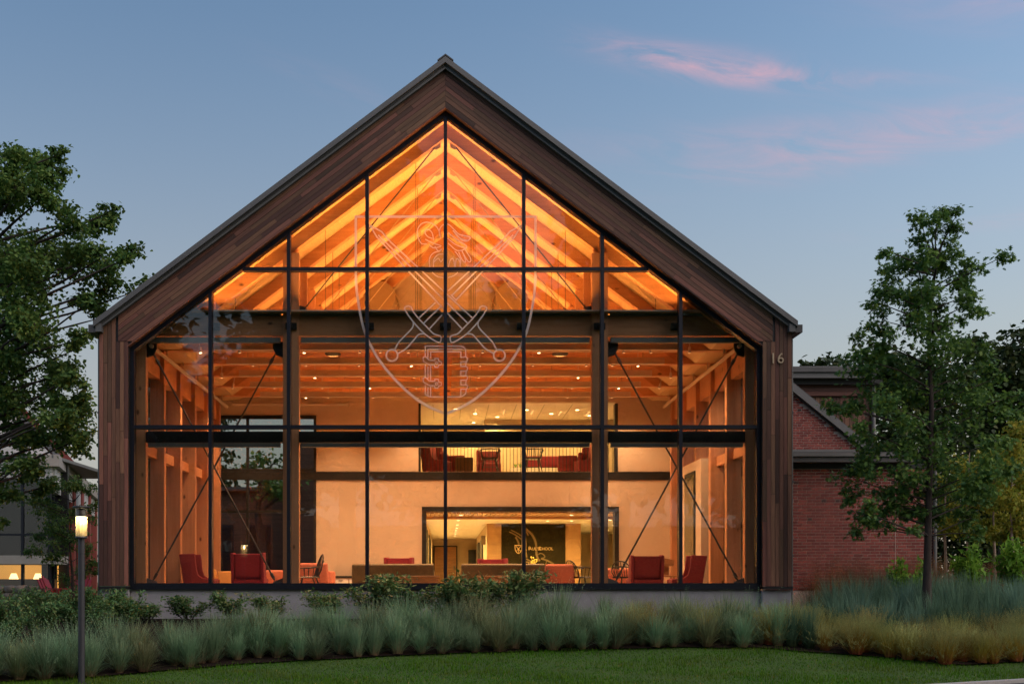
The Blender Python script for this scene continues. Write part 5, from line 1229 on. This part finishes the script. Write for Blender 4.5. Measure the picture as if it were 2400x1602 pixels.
# dark outbuilding behind the rear left window
rb = empty('rear_wing', (-9, 30, -1.0)); tag(rb, 'dark wood building outside, seen through the rear left window', 'building'); RI = Matrix.Translation((9, -30, 1.0))
rp = lambda mb, n, m, par=None: wp(mb, n, m, par, rb, RI)
wl = rp(MB().box(-14, -1.5, 30, 36, -1.2, pz(1150, 54)), 'wall', M.clad)
rp(MB().box(-14.3, -1.3, 29.6, 36.3, pz(1150, 54)+.004, pz(1142, 54)), 'roof', M.roof)
rp(MB().box(px(700, 46), -1.5, 22, 29.5, -1.2, 5.5), 'stair_tower', M.clad)
for x in (-12.5, -10.8, -9.1, -7.4): 
    o = rp(MB().box(x, x+1.1, 29.95, 29.999, .2, 2.6), 'window', M.frame); o2 = MB().box(x+.08, x+1.02, 29.93, 29.949, .3, 2.5).build('pane', M.pane2, o)

# ------------------------------------------------------------------ building on the left
ld = 46.0
lb = empty('glazed_campus_building', (px(100, ld), ld-CAM_D, -1.0)); tag(lb, 'brick and glass building with metal roofs at far left behind the maple', 'building'); LI = Matrix.Translation((-px(100, ld), -(ld-CAM_D), 1.0))
lp = lambda mb, n, m, par=None: wp(mb, n, m, par, lb, LI)
LY = ld-CAM_D; cx = px(116, ld)                        # corner between the glazed front and the receding side
zf = pz(1073, ld); zg = pz(1100, ld); zs1, zs0 = pz(1301, ld), pz(1321, ld); zb = pz(1384, ld)
M.lconc = plain('pale concrete', (.30, .28, .26), .8, 0, .1, 2); M.lwhite = plain('white panel', (.50, .50, .50), .5, 0, .05, 2); M.lroof = plain('ribbed zinc', (.13, .13, .14), .45, .3, .1, 2)
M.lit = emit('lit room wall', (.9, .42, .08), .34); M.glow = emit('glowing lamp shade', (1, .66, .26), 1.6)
lp(MB().box(cx-8, cx+.25, LY-.3, LY+9, zf-.02, zf+.10), 'roof_fascia', M.fascia); lp(MB().box(cx-8, cx+.1, LY-.12, LY+.3, zg-.35, zf-.03), 'white_band', M.lwhite)
lp(MB().box(cx-8, cx+.35, LY-.35, LY+1.2, zs0, zs1), 'concrete_slab', M.lconc)
lp(MB().box(cx-8, cx, LY+2.2, LY+2.4, -1.2, zf), 'room_wall', M.black)
for x in (-8, -6.4, -4.8, -3.2, -1.05, 0):
    lp(MB().box(cx+x-.05, cx+x+.05, LY-.05, LY+.1, zs1, zg-.355), 'mullion', M.frame); lp(MB().box(cx+x-.05, cx+x+.05, LY-.05, LY+.1, -1.1, zs0), 'mullion', M.frame)
lp(MB().box(cx-8, cx, LY-.04, LY+.09, pz(1252, ld)-.04, pz(1252, ld)+.04), 'transom', M.frame)
for i, (a, b) in enumerate(((-8, -6.4), (-6.4, -4.8), (-4.8, -3.2), (-3.2, -1.05), (-1.05, 0))):
    for z0, z1 in ((zs1, pz(1252, ld)-.04), (pz(1252, ld)+.04, zg-.355), (-1.1, zs0)): lp(MB().box(cx+a+.05, cx+b-.05, LY, LY+.02, z0, z1), 'pane', M.pane2)
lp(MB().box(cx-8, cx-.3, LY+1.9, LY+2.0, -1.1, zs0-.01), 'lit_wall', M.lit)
for p in (28, 85): 
    sh_ = lp(MB().lathe([(.20, 0), (.10, .26)], 14, (px(p, ld+1), LY+1.2, pz(1358, ld+1))), 'wall_lamp', M.glow)
lp(MB().box(cx-8, cx-.3, LY+1.0, LY+1.8, -1.0, pz(1356, ld+1)), 'counter', M.oakwood)
# side receding to the right: brick piers, white panels, dark glazing
S0, S1 = (cx+.15, LY), (px(226, 66), 66-CAM_D)
sdir = Vector((S1[0]-S0[0], S1[1]-S0[1])); SLn = sdir.length; sdir.normalize(); sn = Vector((sdir.y, -sdir.x))
def side_box(u0, u1, z0, z1, out, mat, name, dep=.4):
    a = Vector(S0)+sdir*u0; b = Vector(S0)+sdir*u1; V = []
    for z in (z0, z1):
        for p_, o_ in ((a, out), (b, out), (b, out-dep), (a, out-dep)): q = p_+sn*o_; V.append((q.x, q.y, z))
    return lp(MB().add(V, [(0, 3, 2, 1), (4, 5, 6, 7), (0, 1, 5, 4), (1, 2, 6, 5), (2, 3, 7, 6), (3, 0, 4, 7)]), name, mat)
side_box(.5, SLn, -1.3, zf-.35, -.30, M.black, 'side_wall', .2); side_box(-.3, SLn, zf-.34, zf+.12, .25, M.lconc, 'side_fascia', 1.2)
u = 0
for i in range(5):
    side_box(u+.1, u+2.7, zf-1.30, zf-.36, .05, M.lwhite, 'white_panel', .2); side_box(u+2.8, u+3.7, -1.3, zf-.36, .12, M.brick, 'brick_pier', .5)
    side_box(u+.1, u+2.7, -1.3, zf-1.35, -.12, M.pane2, 'pane', .02); 
    for q in (.9, 1.8): side_box(u+q, u+q+.07, -1.3, zf-1.35, -.06, M.frame, 'mullion', .12)
    u += 4.0
# pitched roofs: the eave follows the receding side, seams run up the slope to the left
def roof_quad(u0, u1, w0, w1, zo0, zo1, rise, mat, name, par=None):
    V = []
    for zo in (zo0, zo1):
        for u, w in ((u0, w0), (u1, w0), (u1, w1), (u0, w1)):
            q = Vector(S0)+sdir*u-sn*w; V.append((q.x, q.y, zf+.12+rise*w+zo))
    return lp(MB().add(V, [(0, 3, 2, 1), (4, 5, 6, 7), (0, 1, 5, 4), (1, 2, 6, 5), (2, 3, 7, 6), (3, 0, 4, 7)]), name, mat, par)
for u0, u1 in ((1.2, 8.0), (8.5, SLn)):
    r_ = roof_quad(u0, u1, -.2, 8, 0, .12, 1.1, M.lroof, 'roof'); u = u0+.3
    while u < u1-.1: roof_quad(u, u+.06, -.2, 8, .121, .18, 1.1, M.lroof, 'roof_seam', r_); u += .6
roof_quad(8.02, 8.48, -.3, 8, -.3, .55, 1.1, M.brick, 'brick_parapet')
V = []
for u in (1.0, 1.18):
    for w, z in ((.1, zf+.12), (8, zf+.12), (8, zf+8.8)): q = Vector(S0)+sdir*u-sn*w; V.append((q.x, q.y, z))
lp(MB().add(V, [(0, 1, 2), (5, 4, 3), (0, 3, 4, 1), (1, 4, 5, 2), (2, 5, 3, 0)]), 'gable_wall', M.lwhite)
# dry stone wall piece and red garden chairs
sw = empty('stone_wall', (px(30, 33), 33-CAM_D, ground(px(30, 33), 9)-.05)); tag(sw, 'low dry stone wall at the far left edge before the lit windows', 'wall')
g = np.random.default_rng(9); 
for row in range(3):
    x = -1.0+row*.07
    while x < .68-row*.08:
        w = g.uniform(.16, .34); h = .21
        bm = bmesh.new(); bmesh.ops.create_cube(bm, size=1); bmesh.ops.subdivide_edges(bm, edges=bm.edges[:], cuts=1, use_grid_fill=True)
        for v in bm.verts:
            v.co += Vector(g.normal(0, .045, 3)); r = v.co.length; v.co *= (.86 if r > .75 else 1)
            v.co.x *= w; v.co.y *= .34; v.co.z *= h
        for f in bm.faces: f.smooth = True
        me = bpy.data.meshes.new('stone'); bm.to_mesh(me); bm.free(); me.materials.append(M.stone); o = bpy.data.objects.new('stone', me); link(o, sw); o.location = (x+w/2, g.normal(0, .02), .22+row*.20); x += w+.012
MB().box(-1.0, .66, -.14, .14, -.2, .12).build('footing', M.stone, sw)
M.redpaint = plain('red painted wood', (.30, .015, .02), .45, 0, .1)
def garden_chair(label, p, d, rz):
    X, Y = px(p, d), d-CAM_D; t = empty('slatted_garden_chair', (X, Y, ground(X, Y)), rz); tag(t, label, 'garden chair', 'red garden chairs')
    for i in range(5): 
        x = -.24+.12*i; MB().add([(x-.052, .12, .28), (x+.052, .12, .28), (x+.052, .15, .28), (x-.052, .15, .28), (x-.05, .42, .98-.05*abs(i-2)), (x+.05, .42, .98-.05*abs(i-2)), (x+.05, .45, .98-.05*abs(i-2)), (x-.05, .45, .98-.05*abs(i-2))], [(0, 3, 2, 1), (4, 5, 6, 7), (0, 1, 5, 4), (1, 2, 6, 5), (2, 3, 7, 6), (3, 0, 4, 7)]).build('back_slat', M.redpaint, t)
    for i in range(5): y = -.42+.12*i; MB().box(-.28, .28, y, y+.10, .36-.02*i, .385-.02*i).build('seat_slat', M.redpaint, t)
    for s in (-1, 1):
        MB().box(*sorted((s*.28, s*.42)), -.46, .26, .58, .605).build('arm', M.redpaint, t); MB().box(*sorted((s*.29, s*.33)), -.44, -.34, 0, .578).build('leg', M.redpaint, t); MB().box(*sorted((s*.29, s*.33)), .16, .26, 0, .578).build('leg', M.redpaint, t)
garden_chair('red slatted garden chair standing just left of the lamp post', 176, 36, R(-20)); garden_chair('red slatted garden chair further left, low behind the shrubs', 128, 36.5, R(75))

# ------------------------------------------------------------------ lamp post
LD = 17.1; lx, ly = px(191, LD), LD-CAM_D; lz = ground(lx, ly)
t = empty('lamp_post', (lx, ly, lz)); tag(t, 'slim dark grey garden lamp post with lit glass cylinder and flat cap, left foreground', 'lamp post')
top = pz(1185, LD)-lz; zb_ = pz(1257, LD)-lz
M.post = plain('dark grey powder coat', (.055, .055, .065), .45, .3, .1)
MB().cyl((0, 0, 0), (0, 0, zb_-.025), .048, n=20).build('pole', M.post, t); MB().cyl((0, 0, 0), (0, 0, .02), .10, n=20).build('base_plate', M.post, t)
MB().cyl((0, 0, zb_-.25), (0, 0, zb_-.245), .0485, n=20).build('pole_joint', M.black, t)
MB().lathe([(0, zb_-.025), (.085, zb_-.025), (.088, zb_-.015), (.088, zb_-.002), (0, zb_-.002)], 28).build('lamp_base', M.post, t)
MB().lathe([(0, top-.028), (.118, top-.028), (.122, top-.016), (.118, top-.004), (0, top)], 28).build('cap', M.post, t)
tg = glassmat('lamp glass', (.96, .95, .9), .06)
MB().lathe([(.083, zb_), (.083, top-.029)], 28).build('glass_cylinder', tg, t)
MB().lathe([(0, top-.165), (.076, top-.165), (.076, top-.16)], 24).build('light_engine', emit('warm light disc', (1, .78, .40), 12), t)
MB().lathe([(.074, top-.159), (.074, top-.06), (.04, top-.03)], 24).build('lamp_housing', plain('smoked lamp housing', (.05, .04, .035), .4, .2), t)
dif, nt, N, L, b = nodemat('etched lamp glass'); N.remove(b)
tl = N.new('ShaderNodeBsdfTranslucent'); tl.inputs[0].default_value = (.95, .8, .5, 1); tp = N.new('ShaderNodeBsdfTransparent'); mx = N.new('ShaderNodeMixShader'); mx.inputs[0].default_value = .35
L.new(tp.outputs[0], mx.inputs[1]); L.new(tl.outputs[0], mx.inputs[2]); L.new(mx.outputs[0], N['Material Output'].inputs[0])
MB().lathe([(.079, zb_+.01), (.079, top-.166)], 24).build('diffuser', dif, t)
for a in (.4, 2.2, 4.4): MB().cyl((.03*math.cos(a), .03*math.sin(a), zb_+.06), (.03*math.cos(a), .03*math.sin(a), top-.167), .006, n=6).build('rod', M.track, t)
MB().cyl((0, 0, zb_+.001), (0, 0, zb_+.06), .042, n=18).build('lamp_foot', M.track, t)
lamp('POINT', 'lamp_light', (0, 0, top-.21), 3.2, None, t, color=(1, .72, .34), shadow_soft_size=.03)
